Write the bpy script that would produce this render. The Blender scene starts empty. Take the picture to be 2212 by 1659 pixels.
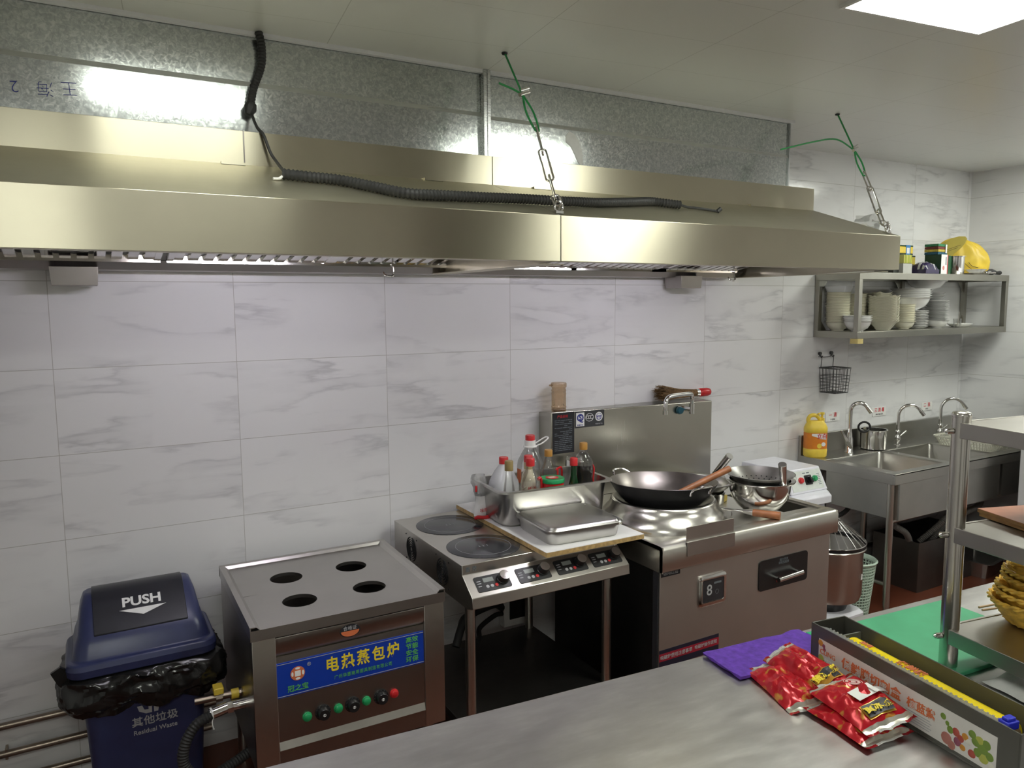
import bpy, bmesh, math, random
from mathutils import Vector, Matrix, Euler, noise

S = bpy.context.scene
COL = S.collection
random.seed(7)
R = math.radians
PI = math.pi

# ------------------------------------------------------------------ camera
cd = bpy.data.cameras.new('camera')
cam = bpy.data.objects.new('camera', cd)
COL.objects.link(cam)
cd.sensor_width = 36.0
cd.lens = 26.58
cd.clip_start = 0.02
cam.location = (0.0841, -3.0164, 1.7150)
cam.rotation_euler = (R(83.872), R(0.416), R(-29.785))
S.camera = cam
# ------------------------------------------------------------------ world and exposure
w = bpy.data.worlds.new('room_world')
S.world = w
w.use_nodes = True
w.node_tree.nodes['Background'].inputs[0].default_value = (0.5, 0.52, 0.5, 1)
w.node_tree.nodes['Background'].inputs[1].default_value = 0.05
S.view_settings.view_transform = 'Standard'
S.view_settings.look = 'None'
S.view_settings.gamma = 1.0
S.view_settings.exposure = 0.0
S.view_settings.use_curve_mapping = False
PANEL_POWER = 24.0      # radiance of the ceiling light panels
TUBE_POWER = 60.0       # radiance of the hood tubes
PANEL_COL = (0.97, 1.0, 0.90)
TUBE_COL = (0.90, 0.86, 1.0)

# ------------------------------------------------------------------ materials
def lin(c):
    if isinstance(c, str):
        c = [int(c[i:i + 2], 16) / 255 for i in (1, 3, 5)]
        c = [x / 12.92 if x <= 0.04045 else ((x + 0.055) / 1.055) ** 2.4 for x in c]
    return (c[0], c[1], c[2], 1.0)

class NT:
    def __init__(s, name):
        s.m = bpy.data.materials.new(name)
        s.m.use_nodes = True
        s.t = s.m.node_tree
        s.p = s.t.nodes['Principled BSDF']
    def n(s, kind, **kw):
        nd = s.t.nodes.new(kind)
        for k, v in kw.items():
            setattr(nd, k, v)
        return nd
    def l(s, a, b):
        s.t.links.new(a, b)
    def math(s, op, a, b=None, c=None):
        nd = s.n('ShaderNodeMath', operation=op)
        for i, v in enumerate((a, b, c)):
            if v is None: continue
            if isinstance(v, (int, float)): nd.inputs[i].default_value = v
            else: s.l(v, nd.inputs[i])
        return nd.outputs[0]
    def ramp(s, f, stops):
        nd = s.n('ShaderNodeValToRGB')
        e = nd.color_ramp.elements
        while len(e) < len(stops): e.new(0.5)
        for x, (p, c) in zip(e, stops):
            x.position = p
            x.color = lin(c)
        s.l(f, nd.inputs[0])
        return nd.outputs[0]
    def noise(s, scale, detail=4, rough=.5, vec=None, dist=0.0):
        nd = s.n('ShaderNodeTexNoise')
        nd.inputs['Scale'].default_value = scale
        nd.inputs['Detail'].default_value = detail
        nd.inputs['Roughness'].default_value = rough
        nd.inputs['Distortion'].default_value = dist
        if vec is not None: s.l(vec, nd.inputs['Vector'])
        return nd.outputs['Fac']
    def obj(s, scale=(1, 1, 1), rot=(0, 0, 0)):
        tc = s.n('ShaderNodeTexCoord')
        mp = s.n('ShaderNodeMapping')
        mp.inputs['Scale'].default_value = scale
        mp.inputs['Rotation'].default_value = rot
        s.l(tc.outputs['Object'], mp.inputs['Vector'])
        return mp.outputs['Vector']
    def bump(s, h, strength=.2, dist=.002):
        nd = s.n('ShaderNodeBump')
        nd.inputs['Strength'].default_value = strength
        nd.inputs['Distance'].default_value = dist
        s.l(h, nd.inputs['Height'])
        s.l(nd.outputs[0], s.p.inputs['Normal'])
    def set(s, **kw):
        names = dict(col='Base Color', rough='Roughness', metal='Metallic', spec='Specular IOR Level', trans='Transmission Weight',
                     ior='IOR', coat='Coat Weight', ecol='Emission Color', es='Emission Strength', alpha='Alpha', aniso='Anisotropic',
                     sss='Subsurface Weight', sheen='Sheen Weight')
        for k, v in kw.items():
            i = s.p.inputs[names[k]]
            if hasattr(v, 'is_linked'): s.l(v, i)
            elif k in ('col', 'ecol'): i.default_value = lin(v)
            else: i.default_value = v
        return s

def plain(name, col, rough=.5, metal=0.0, var=.06, scale=30, bump=0.0, **kw):
    t = NT(name)
    c = lin(col)
    f = t.noise(scale, 3, .5, t.obj())
    a = tuple(max(0, x * (1 - var)) for x in c[:3])
    b = tuple(min(1, x * (1 + var)) for x in c[:3])
    t.set(col=t.ramp(f, [(.3, a), (.7, b)]), rough=rough, metal=metal, **kw)
    if bump: t.bump(f, bump)
    return t.m

def steel(name, col, rough=.3, streak=(1.5, 60, 60), rvar=.1, smudge=.12, aniso=0.0, bump=.0, tangent=None):
    t = NT(name)
    c = lin(col)
    f = t.noise(6, 5, .6, t.obj(streak))
    g = t.noise(3.2, 4, .6, t.obj((1, 1, 1)))
    a = tuple(x * (1 - smudge) for x in c[:3])
    b = tuple(min(1, x * (1 + smudge * .5)) for x in c[:3])
    t.set(col=t.ramp(g, [(.3, a), (.7, b)]), metal=1.0, aniso=aniso)
    r = t.math('ADD', t.math('MULTIPLY', t.math('SUBTRACT', f, .5), rvar * 2), rough)
    r = t.math('ADD', r, t.math('MULTIPLY', t.math('SUBTRACT', g, .5), rvar))
    t.set(rough=r)
    if bump: t.bump(f, bump, .001)
    if tangent:
        v = t.n('ShaderNodeCombineXYZ')
        for i in range(3): v.inputs[i].default_value = tangent[i]
        t.l(v.outputs[0], t.p.inputs['Tangent'])
    return t.m

def clear(name, tint=(1, 1, 1), gloss=.10, rough=.08, body=.0, bodycol=(1, 1, 1)):
    """thin clear plastic or glass: see-through with a fresnel gloss and a little milky body"""
    t = NT(name)
    t.t.nodes.remove(t.p)
    tr = t.n('ShaderNodeBsdfTransparent'); tr.inputs[0].default_value = lin(tint)
    gl = t.n('ShaderNodeBsdfGlossy'); gl.inputs['Roughness'].default_value = rough
    df = t.n('ShaderNodeBsdfDiffuse'); df.inputs[0].default_value = lin(bodycol)
    fr = t.n('ShaderNodeLayerWeight'); fr.inputs[0].default_value = .35
    m1 = t.n('ShaderNodeMixShader'); m1.inputs[0].default_value = body
    t.l(tr.outputs[0], m1.inputs[1]); t.l(df.outputs[0], m1.inputs[2])
    m2 = t.n('ShaderNodeMixShader')
    t.l(t.math('ADD', t.math('MULTIPLY', fr.outputs['Fresnel'], .5), gloss * .5), m2.inputs[0])
    t.l(m1.outputs[0], m2.inputs[1]); t.l(gl.outputs[0], m2.inputs[2])
    t.l(m2.outputs[0], t.t.nodes['Material Output'].inputs[0])
    return t.m

def emit(name, col, s):
    t = NT(name)
    t.set(col=(.8, .8, .8), ecol=col, es=s)
    return t.m

M = {}
# wall tile: 600 x 300 white marble with fine grey veins and thin joints
def tile_mat():
    t = NT('marble_wall_tile')
    tc = t.n('ShaderNodeTexCoord')
    sp = t.n('ShaderNodeSeparateXYZ'); t.l(tc.outputs['Object'], sp.inputs[0])
    u = t.math('DIVIDE', t.math('SUBTRACT', sp.outputs[0], sp.outputs[1]), .6)
    v = t.math('DIVIDE', sp.outputs[2], .3)
    fu, fv = t.math('FLOOR', u), t.math('FLOOR', v)
    cu, cv = t.math('SUBTRACT', u, fu), t.math('SUBTRACT', v, fv)
    du = t.math('MULTIPLY', t.math('MINIMUM', cu, t.math('SUBTRACT', 1, cu)), .6)
    dv = t.math('MULTIPLY', t.math('MINIMUM', cv, t.math('SUBTRACT', 1, cv)), .3)
    joint = t.math('LESS_THAN', t.math('MINIMUM', du, dv), .0011)
    cid = t.n('ShaderNodeCombineXYZ'); t.l(fu, cid.inputs[0]); t.l(fv, cid.inputs[1])
    wn = t.n('ShaderNodeTexWhiteNoise'); t.l(cid.outputs[0], wn.inputs['Vector'])
    off = t.n('ShaderNodeVectorMath', operation='SCALE'); t.l(wn.outputs['Color'], off.inputs[0]); off.inputs['Scale'].default_value = 9
    pp = t.n('ShaderNodeCombineXYZ')
    t.l(t.math('MULTIPLY', u, .6), pp.inputs[0]); t.l(t.math('MULTIPLY', v, .3), pp.inputs[1])
    ad = t.n('ShaderNodeVectorMath', operation='ADD'); t.l(pp.outputs[0], ad.inputs[0]); t.l(off.outputs[0], ad.inputs[1])
    mp = t.n('ShaderNodeMapping'); mp.inputs['Rotation'].default_value = (0, 0, R(-34)); mp.inputs['Scale'].default_value = (.8, 4.2, 1)
    t.l(ad.outputs[0], mp.inputs[0])
    n1 = t.noise(1.7, 6, .52, mp.outputs[0], .15)
    vein = t.math('SUBTRACT', 1, t.math('MULTIPLY', t.math('ABSOLUTE', t.math('SUBTRACT', n1, .5)), 34))
    vein = t.math('MAXIMUM', vein, 0)
    n2 = t.noise(3.0, 3, .5, ad.outputs[0])
    msk = t.math('MAXIMUM', t.math('MULTIPLY', t.math('SUBTRACT', n2, .42), 4.0), 0)
    msk = t.math('MINIMUM', msk, 1)
    soft = t.math('MULTIPLY', t.math('MAXIMUM', t.math('SUBTRACT', 1, t.math('MULTIPLY', t.math('ABSOLUTE', t.math('SUBTRACT', n1, .47)), 12)), 0), .3)
    k = t.math('MULTIPLY', t.math('ADD', t.math('MULTIPLY', vein, .58), soft), msk)
    body = t.ramp(k, [(0, (.77, .77, .775)), (1, (.47, .47, .485))])
    mx = t.n('ShaderNodeMix', data_type='RGBA')
    t.l(joint, mx.inputs['Factor']); t.l(body, mx.inputs['A']); mx.inputs['B'].default_value = (.44, .43, .41, 1)
    t.set(col=mx.outputs['Result'], rough=t.math('ADD', t.math('MULTIPLY', joint, .5), .16))
    return t.m
M['tile'] = tile_mat()

def ceil_mat():
    t = NT('ceiling_panels')
    tc = t.n('ShaderNodeTexCoord')
    mp = t.n('ShaderNodeMapping'); mp.inputs['Rotation'].default_value = (0, 0, R(6.3)); mp.inputs['Location'].default_value = (-.30, -.06, 0)
    t.l(tc.outputs['Object'], mp.inputs[0])
    sp = t.n('ShaderNodeSeparateXYZ'); t.l(mp.outputs[0], sp.inputs[0])
    def seam(o, w, per):
        q = t.math('DIVIDE', o, per); c = t.math('SUBTRACT', q, t.math('FLOOR', q))
        d = t.math('MULTIPLY', t.math('MINIMUM', c, t.math('SUBTRACT', 1, c)), per)
        return t.math('LESS_THAN', d, w)
    j = t.math('MAXIMUM', seam(sp.outputs[0], .0013, .6), seam(sp.outputs[1], .0008, .3))
    mx = t.n('ShaderNodeMix', data_type='RGBA')
    t.l(j, mx.inputs['Factor']); mx.inputs['A'].default_value = (.70, .705, .68, 1); mx.inputs['B'].default_value = (.47, .47, .44, 1)
    t.set(col=mx.outputs['Result'], rough=.30)
    return t.m
M['ceiling'] = ceil_mat()

def floor_mat():
    t = NT('red_brown_floor')
    v = t.obj()
    n = t.noise(4, 5, .6, v)
    t.set(col=t.ramp(n, [(.3, (.085, .022, .010)), (.7, (.13, .035, .016))]), rough=.35)
    return t.m
M['floor'] = floor_mat()

def galv_mat():
    t = NT('galvanized_steel')
    v = t.obj((1, 1, 1))
    a = t.noise(75, 4, .62, v, 1.1)
    g = t.noise(2.0, 3, .5, v)
    col = t.ramp(a, [(.36, (.44, .47, .47)), (.52, (.55, .58, .57)), (.64, (.69, .72, .70))])
    t.set(col=col, metal=.92)
    t.set(rough=t.math('ADD', t.math('MULTIPLY', a, .16), t.math('ADD', t.math('MULTIPLY', g, .06), .06)))
    t.bump(a, .045, .002)
    return t.m
M['galv'] = galv_mat()
M['hood'] = steel('brushed_hood_steel', (.60, .565, .44), .30, (1.2, 30, 60), .03, .06, .92, 0, (0, .25, 1))
M['shelf'] = steel('wall_shelf_steel', (.36, .35, .31), .34, (2, 30, 30), .03, .10)  # base colour darkened to carry the shade on the shelf front
M['steel'] = steel('brushed_steel', (.60, .575, .53), .28, (2, 30, 40), .012, .08)
M['steel_dull'] = steel('dull_steel', (.50, .48, .45), .36, (2, 30, 30), .04, .12)
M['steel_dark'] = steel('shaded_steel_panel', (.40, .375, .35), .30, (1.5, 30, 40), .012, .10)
def table_mat():
    t = NT('worn_table_steel')
    f = t.noise(7, 5, .6, t.obj((2.2, 9, 4)))
    g = t.noise(4.5, 5, .62, t.obj((1.6, 5.0, 1)), .3)
    h = t.noise(26, 3, .5, t.obj((1, 7, 1), (0, 0, R(8))))
    sc = t.math('GREATER_THAN', h, .70)
    k = t.math('ADD', t.math('MULTIPLY', f, .45), t.math('MULTIPLY', g, .55))
    t.set(col=t.ramp(k, [(.36, (.585, .57, .565)), (.52, (.635, .62, .615)), (.66, (.70, .685, .675))]), metal=1.0)
    t.set(rough=t.math('ADD', t.math('MULTIPLY', g, .22), t.math('ADD', t.math('MULTIPLY', sc, .06), .25)))
    return t.m
M['steel_top'] = table_mat()
M['post'] = steel('rack_post_steel', (.60, .58, .54), .24, (10, 10, 2), .02, .06)
M['collar'] = steel('collar_steel', (.70, .68, .64), .24, (8, 8, 20), .02, .05)
M['chrome'] = steel('polished_steel', (.74, .73, .71), .12, (2, 10, 10), .04, .05)
M['pan'] = steel('satin_pan_steel', (.50, .49, .47), .29, (8, 8, 20), .03, .06)
M['sink'] = steel('sink_steel', (.46, .45, .42), .30, (2, 30, 40), .04, .12)
M['iron'] = steel('seasoned_iron', (.34, .31, .29), .33, (4, 4, 4), .10, .35)
M['ironout'] = plain('black_iron', (.018, .018, .02), .55, .3, .2, 18)
M['black'] = plain('black_plastic', (.012, .012, .013), .32)
M['rubber'] = plain('black_rubber', (.022, .022, .022), .6)
M['glassblack'] = plain('black_ceramic_glass', (.030, .031, .036), .16, 0, .1, 12)
M['white'] = plain('white_plastic', (.78, .78, .76), .4)
M['lilac'] = plain('white_enamel', (.74, .74, .80), .28, 0, .03)
M['red'] = plain('red_plastic', (.55, .018, .022), .35)
M['green'] = plain('green_plastic', (.015, .30, .10), .3)
M['yellow'] = plain('yellow_plastic', (.82, .60, .07), .38)
M['navy'] = plain('navy_plastic', (.030, .038, .105), .33, 0, .1, 20)
M['flap'] = plain('dark_flap_plastic', (.016, .017, .024), .36, 0, .15, 20)
M['blue'] = plain('blue_sign', (.005, .040, .36), .35, 0, .03)
M['ink_yellow'] = plain('yellow_print', (.80, .62, .03), .5)
M['ink_green'] = plain('green_print', (.10, .42, .09), .5)
M['ink_white'] = plain('white_print', (.80, .80, .80), .5)
M['ink_grey'] = plain('grey_print', (.40, .40, .42), .5)
M['ink_black'] = plain('black_print', (.015, .015, .02), .5)
M['ink_red'] = plain('red_print', (.55, .02, .03), .5)
M['ink_orange'] = plain('orange_print', (.62, .16, .06), .5)
M['ink_blue'] = plain('blue_print', (.02, .03, .22), .5)
M['ink_dim'] = plain('dim_placard_print', (.14, .16, .18), .5)
M['paper'] = plain('white_paper', (.78, .78, .76), .6)
M['wood'] = plain('wooden_handle', (.30, .11, .04), .45, 0, .25, 25)
M['cream'] = plain('cream_porcelain', (.72, .70, .58), .22, 0, .03)
M['porcelain'] = plain('white_porcelain', (.78, .78, .77), .2, 0, .03)
M['liner'] = plain('black_bin_liner', (.010, .010, .010), .20, 0, .2, 22, .5)
M['bamboo'] = plain('bamboo_edge', (.46, .31, .13), .5, 0, .3, 60)
M['laminate'] = plain('white_board', (.80, .79, .78), .35, 0, .03)
M['greenboard'] = plain('green_board', (.06, .34, .17), .5, 0, .12, 8)
M['redcap'] = M['red']
M['ochre'] = plain('ochre_cap', (.40, .20, .035), .4)
M['olive'] = plain('olive_gold_cap', (.26, .19, .07), .4)
M['clear'] = clear('clear_plastic', (.96, .96, .95), .05, .06, .02)
M['milky'] = clear('milky_plastic', (.8, .8, .8), .06, .25, .80, (.74, .75, .78))
M['amber'] = clear('amber_plastic', (.86, .74, .60), .10, .1, .10, (.55, .38, .22))
M['greenglass'] = clear('green_glass', (.05, .16, .06), .14, .05, .3, (.006, .025, .01))
M['soy'] = plain('soy_sauce', (.006, .004, .004), .12)
M['oil'] = plain('pale_oil', (.45, .36, .22), .2)
M['smoke'] = plain('smoky_plastic', (.075, .073, .062), .22, 0, .1, 8)
M['purple'] = plain('purple_microfibre', (.105, .035, .34), .9, 0, .25, 60, .6)
M['wicker'] = plain('straw_wicker', (.78, .46, .07), .45, 0, .35, 40, .3)
M['boardbrown'] = plain('worn_brown_board', (.30, .115, .065), .5, 0, .30, 9)
M['boardedge'] = plain('board_edge_layers', (.22, .11, .03), .5, 0, .3, 40)
M['mint'] = plain('mint_plastic', (.48, .60, .50), .45, 0, .04)
M['whitebasket'] = plain('ivory_basket', (.62, .61, .52), .45, 0, .04)
M['pipe'] = steel('aged_pipe', (.36, .30, .25), .35, (6, 20, 20), .12, .35)
M['brush'] = plain('bamboo_bristles', (.19, .11, .045), .7, 0, .5, 120)
M['wiregreen'] = plain('green_wire', (.02, .26, .07), .4)
M['lamp'] = emit('light_panel', PANEL_COL, PANEL_POWER)
M['tube'] = emit('hood_tube', TUBE_COL, TUBE_POWER)
M['film'] = plain('yellow_film_roll', (.85, .66, .01), .2, 0, .04, 20)
def foil_mat():
    t = NT('red_gold_foil')
    n = t.noise(38, 2, .5, t.obj((1, 1, 1)), .8)
    t.set(col=t.ramp(n, [(.0, (.44, .006, .016)), (.60, (.50, .010, .020)), (.68, (.52, .18, .03)), (.76, (.60, .30, .05))]), rough=.26, metal=.25)
    return t.m
M['foil'] = foil_mat()
M['gold'] = plain('gold_print', (.60, .33, .05), .3, .4)
M['silver'] = plain('silver_foil', (.60, .58, .50), .25, .6, .2, 20)
M['bagyellow'] = plain('yellow_bag', (.66, .47, .045), .45, 0, .1, 10)
M['bagolive'] = plain('yellow_bag_inside', (.42, .34, .06), .5, 0, .1, 10)
M['cfoil'] = clear('crinkled_clear_film', (.9, .9, .9), .25, .15, .25, (.75, .75, .75))
M['darkin'] = plain('dark_cavity', (.006, .006, .006), .7)
M['grease'] = steel('dark_steel_box', (.16, .15, .14), .4, (3, 10, 10), .1, .2)
M['white_wall'] = plain('white_painted_metal', (.76, .77, .80), .35, 0, .02)

# ------------------------------------------------------------------ geometry helpers
def B(): return bmesh.new()

def quad(b, vs, mi=0):
    f = b.faces.new(vs); f.material_index = mi; return f

def box(b, x0, y0, z0, x1, y1, z1, mi=0):
    v = [b.verts.new(p) for p in ((x0, y0, z0), (x1, y0, z0), (x1, y1, z0), (x0, y1, z0), (x0, y0, z1), (x1, y0, z1), (x1, y1, z1), (x0, y1, z1))]
    for q in ((0, 3, 2, 1), (4, 5, 6, 7), (0, 1, 5, 4), (1, 2, 6, 5), (2, 3, 7, 6), (3, 0, 4, 7)):
        quad(b, [v[i] for i in q], mi)
    return b

def loft(b, secs, mi=0, cap0=True, cap1=True, closed=True, loop=False):
    rows = [[b.verts.new(p) for p in s] for s in secs]
    n = len(rows[0])
    pairs = list(zip(rows, rows[1:]))
    if loop: pairs.append((rows[-1], rows[0]))
    for a, c in pairs:
        for i in range(n if closed else n - 1):
            j = (i + 1) % n
            quad(b, (a[i], a[j], c[j], c[i]), mi)
    if cap0 and not loop: quad(b, list(reversed(rows[0])), mi)
    if cap1 and not loop: quad(b, rows[-1], mi)
    return b

def ring(r, z, n=32, cx=0, cy=0):
    return [(cx + r * math.cos(2 * PI * i / n), cy + r * math.sin(2 * PI * i / n), z) for i in range(n)]

def lathe(b, prof, n=32, cx=0, cy=0, mi=0):
    """prof: (r, z) pairs; r == 0 at an end closes to a point"""
    rows = []
    for r, z in prof:
        if r <= 1e-6: rows.append([b.verts.new((cx, cy, z))])
        else: rows.append([b.verts.new(p) for p in ring(r, z, n, cx, cy)])
    for a, c in zip(rows, rows[1:]):
        for i in range(n):
            j = (i + 1) % n
            if len(a) == 1 and len(c) == 1: continue
            if len(a) == 1: quad(b, (a[0], c[j], c[i]), mi)
            elif len(c) == 1: quad(b, (a[i], a[j], c[0]), mi)
            else: quad(b, (a[i], a[j], c[j], c[i]), mi)
    return b

def frame_at(d):
    d = Vector(d).normalized()
    u = d.orthogonal().normalized()
    return u, d.cross(u).normalized()

def cyl(b, p, q, r, r2=None, n=20, mi=0, cap=True):
    p, q = Vector(p), Vector(q)
    u, v = frame_at(q - p)
    r2 = r if r2 is None else r2
    s = [[p + (u * math.cos(2 * PI * i / n) + v * math.sin(2 * PI * i / n)) * r for i in range(n)],
         [q + (u * math.cos(2 * PI * i / n) + v * math.sin(2 * PI * i / n)) * r2 for i in range(n)]]
    return loft(b, s, mi, cap, cap)

def tube(b, pts, r, n=8, mi=0, loop=False):
    pts = [Vector(p) for p in pts]
    k = len(pts)
    tan = []
    for i in range(k):
        a = pts[(i - 1) % k] if (loop or i) else pts[i]
        c = pts[(i + 1) % k] if (loop or i < k - 1) else pts[i]
        tan.append((c - a).normalized())
    u = tan[0].orthogonal().normalized()
    secs = []
    for i in range(k):
        u = (u - tan[i] * u.dot(tan[i])).normalized()
        v = tan[i].cross(u)
        rr_ = r[i] if isinstance(r, (list, tuple)) else r
        secs.append([pts[i] + (u * math.cos(2 * PI * j / n) + v * math.sin(2 * PI * j / n)) * rr_ for j in range(n)])
    return loft(b, secs, mi, loop=loop)

def cr(pts, k=6):
    """Catmull-Rom through the points"""
    P = [Vector(p) for p in pts]
    P = [P[0] * 2 - P[1]] + P + [P[-1] * 2 - P[-2]]
    out = []
    for i in range(1, len(P) - 2):
        a, c, d, e = P[i - 1], P[i], P[i + 1], P[i + 2]
        for j in range(k):
            t = j / k
            out.append(.5 * ((2 * c) + (d - a) * t + (2 * a - 5 * c + 4 * d - e) * t * t + (3 * c - a - 3 * d + e) * t ** 3))
    out.append(P[-2])
    return out

def rr(wd, d, r, z, n=5, cx=0, cy=0):
    out = []
    for sx, sy, a0 in ((1, 1, 0), (-1, 1, 90), (-1, -1, 180), (1, -1, 270)):
        for i in range(n + 1):
            a = R(a0 + 90 * i / n)
            out.append((cx + sx * (wd / 2 - r) + r * math.cos(a), cy + sy * (d / 2 - r) + r * math.sin(a), z))
    return out

def dense(pts, n):
    P = [Vector(p) for p in pts]; P.append(P[0])
    d = [0]
    for p, q in zip(P, P[1:]): d.append(d[-1] + (q - p).length)
    out, j = [], 0
    for i in range(n):
        s = d[-1] * i / n
        while d[j + 1] < s: j += 1
        out.append(P[j].lerp(P[j + 1], (s - d[j]) / max(1e-9, d[j + 1] - d[j])))
    return out

def prism(b, poly, axis, a0, a1, mi=0):
    def P(u, v, a):
        return (a, u, v) if axis == 'x' else ((u, a, v) if axis == 'y' else (u, v, a))
    return loft(b, [[P(u, v, a0) for u, v in poly], [P(u, v, a1) for u, v in poly]], mi)

def xf(b, loc=(0, 0, 0), rot=(0, 0, 0), scale=1.0):
    m = Matrix.Translation(loc) @ Euler(rot).to_matrix().to_4x4() @ Matrix.Scale(scale, 4)
    bmesh.ops.transform(b, matrix=m, verts=b.verts)
    return b

# ------------------------------------------------------------------ object helpers
def mk(name, b, mats, parent=None, loc=(0, 0, 0), rot=(0, 0, 0), bev=0, smooth=38, seg=2, fix=True, label=None):
    if fix: bmesh.ops.recalc_face_normals(b, faces=b.faces)
    me = bpy.data.meshes.new(name)
    b.to_mesh(me); b.free()
    for m in (mats if isinstance(mats, (list, tuple)) else [mats]):
        me.materials.append(M[m] if isinstance(m, str) else m)
    if smooth:
        me.polygons.foreach_set('use_smooth', [True] * len(me.polygons))
        me.set_sharp_from_angle(angle=R(smooth))
    o = bpy.data.objects.new(name, me)
    COL.objects.link(o)
    o.location = loc; o.rotation_euler = rot
    if parent: o.parent = parent
    if bev:
        md = o.modifiers.new('bevel', 'BEVEL'); md.width = bev; md.segments = seg; md.limit_method = 'ANGLE'; md.angle_limit = R(40)
    if label: o['label'] = label
    return o

def tag(o, label, cat, group=None, kind=None):
    o['label'] = label; o['category'] = cat
    if group: o['group'] = group
    if kind: o['kind'] = kind
    return o

def thing(name, label, cat, loc=(0, 0, 0), rz=0, group=None, rot=None):
    o = bpy.data.objects.new(name, None)
    o.empty_display_size = .05
    COL.objects.link(o)
    o.location = loc
    o.rotation_euler = rot if rot else (0, 0, R(rz))
    return tag(o, label, cat, group)

def solo(name, b, mats, label, cat, loc=(0, 0, 0), rz=0, group=None, rot=None, **kw):
    o = mk(name, b, mats, None, loc, rot if rot else (0, 0, R(rz)), **kw)
    return tag(o, label, cat, group)

def struct(name, b, mats, **kw):
    o = mk(name, b, mats, smooth=0, **kw)
    o['kind'] = 'structure'
    return o

def dup(o, parent=None, loc=None, rot=None, label=None, group=None):
    c = o.copy(); COL.objects.link(c)
    if parent: c.parent = parent
    if loc is not None: c.location = loc
    if rot is not None: c.rotation_euler = rot
    if label: c['label'] = label
    if group: c['group'] = group
    for ch in list(o.children): dup(ch, c)
    return c

def text(name, s, size, parent, loc, rot, mat, xs=1.0, align='CENTER', ext=.0004, spacing=1.0, line=1.0, bold=0.0):
    cu = bpy.data.curves.new(name, 'FONT')
    cu.body = s; cu.size = size; cu.align_x = align; cu.align_y = 'CENTER'
    cu.extrude = ext; cu.space_character = spacing; cu.space_line = line; cu.offset = bold
    cu.resolution_u = 3
    tmp = bpy.data.objects.new(name, cu)
    COL.objects.link(tmp)
    dg = bpy.context.evaluated_depsgraph_get()
    me = bpy.data.meshes.new_from_object(tmp.evaluated_get(dg))
    bpy.data.objects.remove(tmp); bpy.data.curves.remove(cu)
    me.name = name
    me.materials.clear(); me.materials.append(M[mat])
    o = bpy.data.objects.new(name, me)
    COL.objects.link(o)
    o.location = loc; o.rotation_euler = rot; o.scale = (xs, 1, 1)
    if parent: o.parent = parent
    return o

FRONT = (R(90), 0, 0)      # lettering that faces the room (-y)

# ------------------------------------------------------------------ lamps of the room, two of them added fill
def ceiling_light(loc, label, wx=.6, wy=.6, rz=-6.5):
    t = thing('ceiling_light', label, 'ceiling light', loc, rz, 'square ceiling light panels')
    b = B()
    for x0, y0, x1, y1 in ((-wx / 2, -wy / 2, wx / 2, -wy / 2 + .012), (-wx / 2, wy / 2 - .012, wx / 2, wy / 2),
                           (-wx / 2, -wy / 2 + .012, -wx / 2 + .012, wy / 2 - .012), (wx / 2 - .012, -wy / 2 + .012, wx / 2, wy / 2 - .012)):
        box(b, x0, y0, -.012, x1, y1, 0)
    mk('frame', b, 'white', t)
    b = box(B(), -wx / 2 + .012, -wy / 2 + .012, -.009, wx / 2 - .012, wy / 2 - .012, -.002)
    mk('diffuser', b, 'lamp', t, smooth=0)
    return t
ceiling_light((2.335, -1.815, 2.575), 'bright square light panel in the ceiling right of the green hanging wires')
ceiling_light((.46, -1.25, 2.575), 'light panel in the ceiling above the left hood section', .58, .22)
ceiling_light((-.15, -3.55, 2.575), 'added unseen fill light panel in the ceiling behind the viewer on the left')  # added fill lamp out of view, lights hood front and table
ceiling_light((4.85, -1.22, 2.575), 'light panel in the ceiling above the sink at the right')
ceiling_light((3.6, -3.4, 2.575), 'added unseen fill light panel in the ceiling behind the viewer on the right')  # second added fill behind the camera, for the right side

# ------------------------------------------------------------------ room shell
X0, X1, Y0, H = -1.6, 5.43, -4.6, 2.575
struct('wall_back', box(B(), X0, 0, 0, X1 + .1, .1, H), 'tile')
struct('wall_right', box(B(), X1, Y0, 0, X1 + .1, 0, H), 'tile')
struct('wall_left', box(B(), X0 - .1, Y0, 0, X0, .1, H), 'tile')
b = B()
for x0, x1, z0, z1 in ((X0, -1.3, 0, H), (-1.3, -.32, 2.45, H), (-.32, 2.45, 0, H), (2.45, 3.4, 2.45, H), (3.4, X1 + .1, 0, H)):
    box(b, x0, Y0 - .1, z0, x1, Y0, z1)
struct('wall_front', b, 'tile')
M['door'] = plain('dark_band_panel', (.05, .05, .05), .5)  # unseen dark panels, added to put dark bands in the hood reflection
struct('unseen_dark_panel_1', box(B(), -1.3, Y0 - .12, 0, -.32, Y0 - .06, 2.45), 'door')
struct('unseen_dark_panel_2', box(B(), 2.45, Y0 - .12, 0, 3.4, Y0 - .06, 2.45), 'door')
struct('floor', box(B(), X0, Y0, -.08, X1, 0, 0), 'floor')
struct('ceiling', box(B(), X0, Y0, H, X1, 0, H + .06), 'ceiling')
t = thing('storage_cabinet', 'tall white cabinet at the right edge of the view beside the sink', 'cabinet', (5.10, -.92, 0))
mk('body', box(B(), -.295, -.17, .05, .30, .20, 1.56), 'white_wall', t, bev=.004)
mk('door', box(B(), -.29, -.19, .06, .30, -.171, 1.55), 'white_wall', t, bev=.003)
mk('plinth', box(B(), -.28, -.15, 0, .29, .19, .05), 'black', t)

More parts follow.
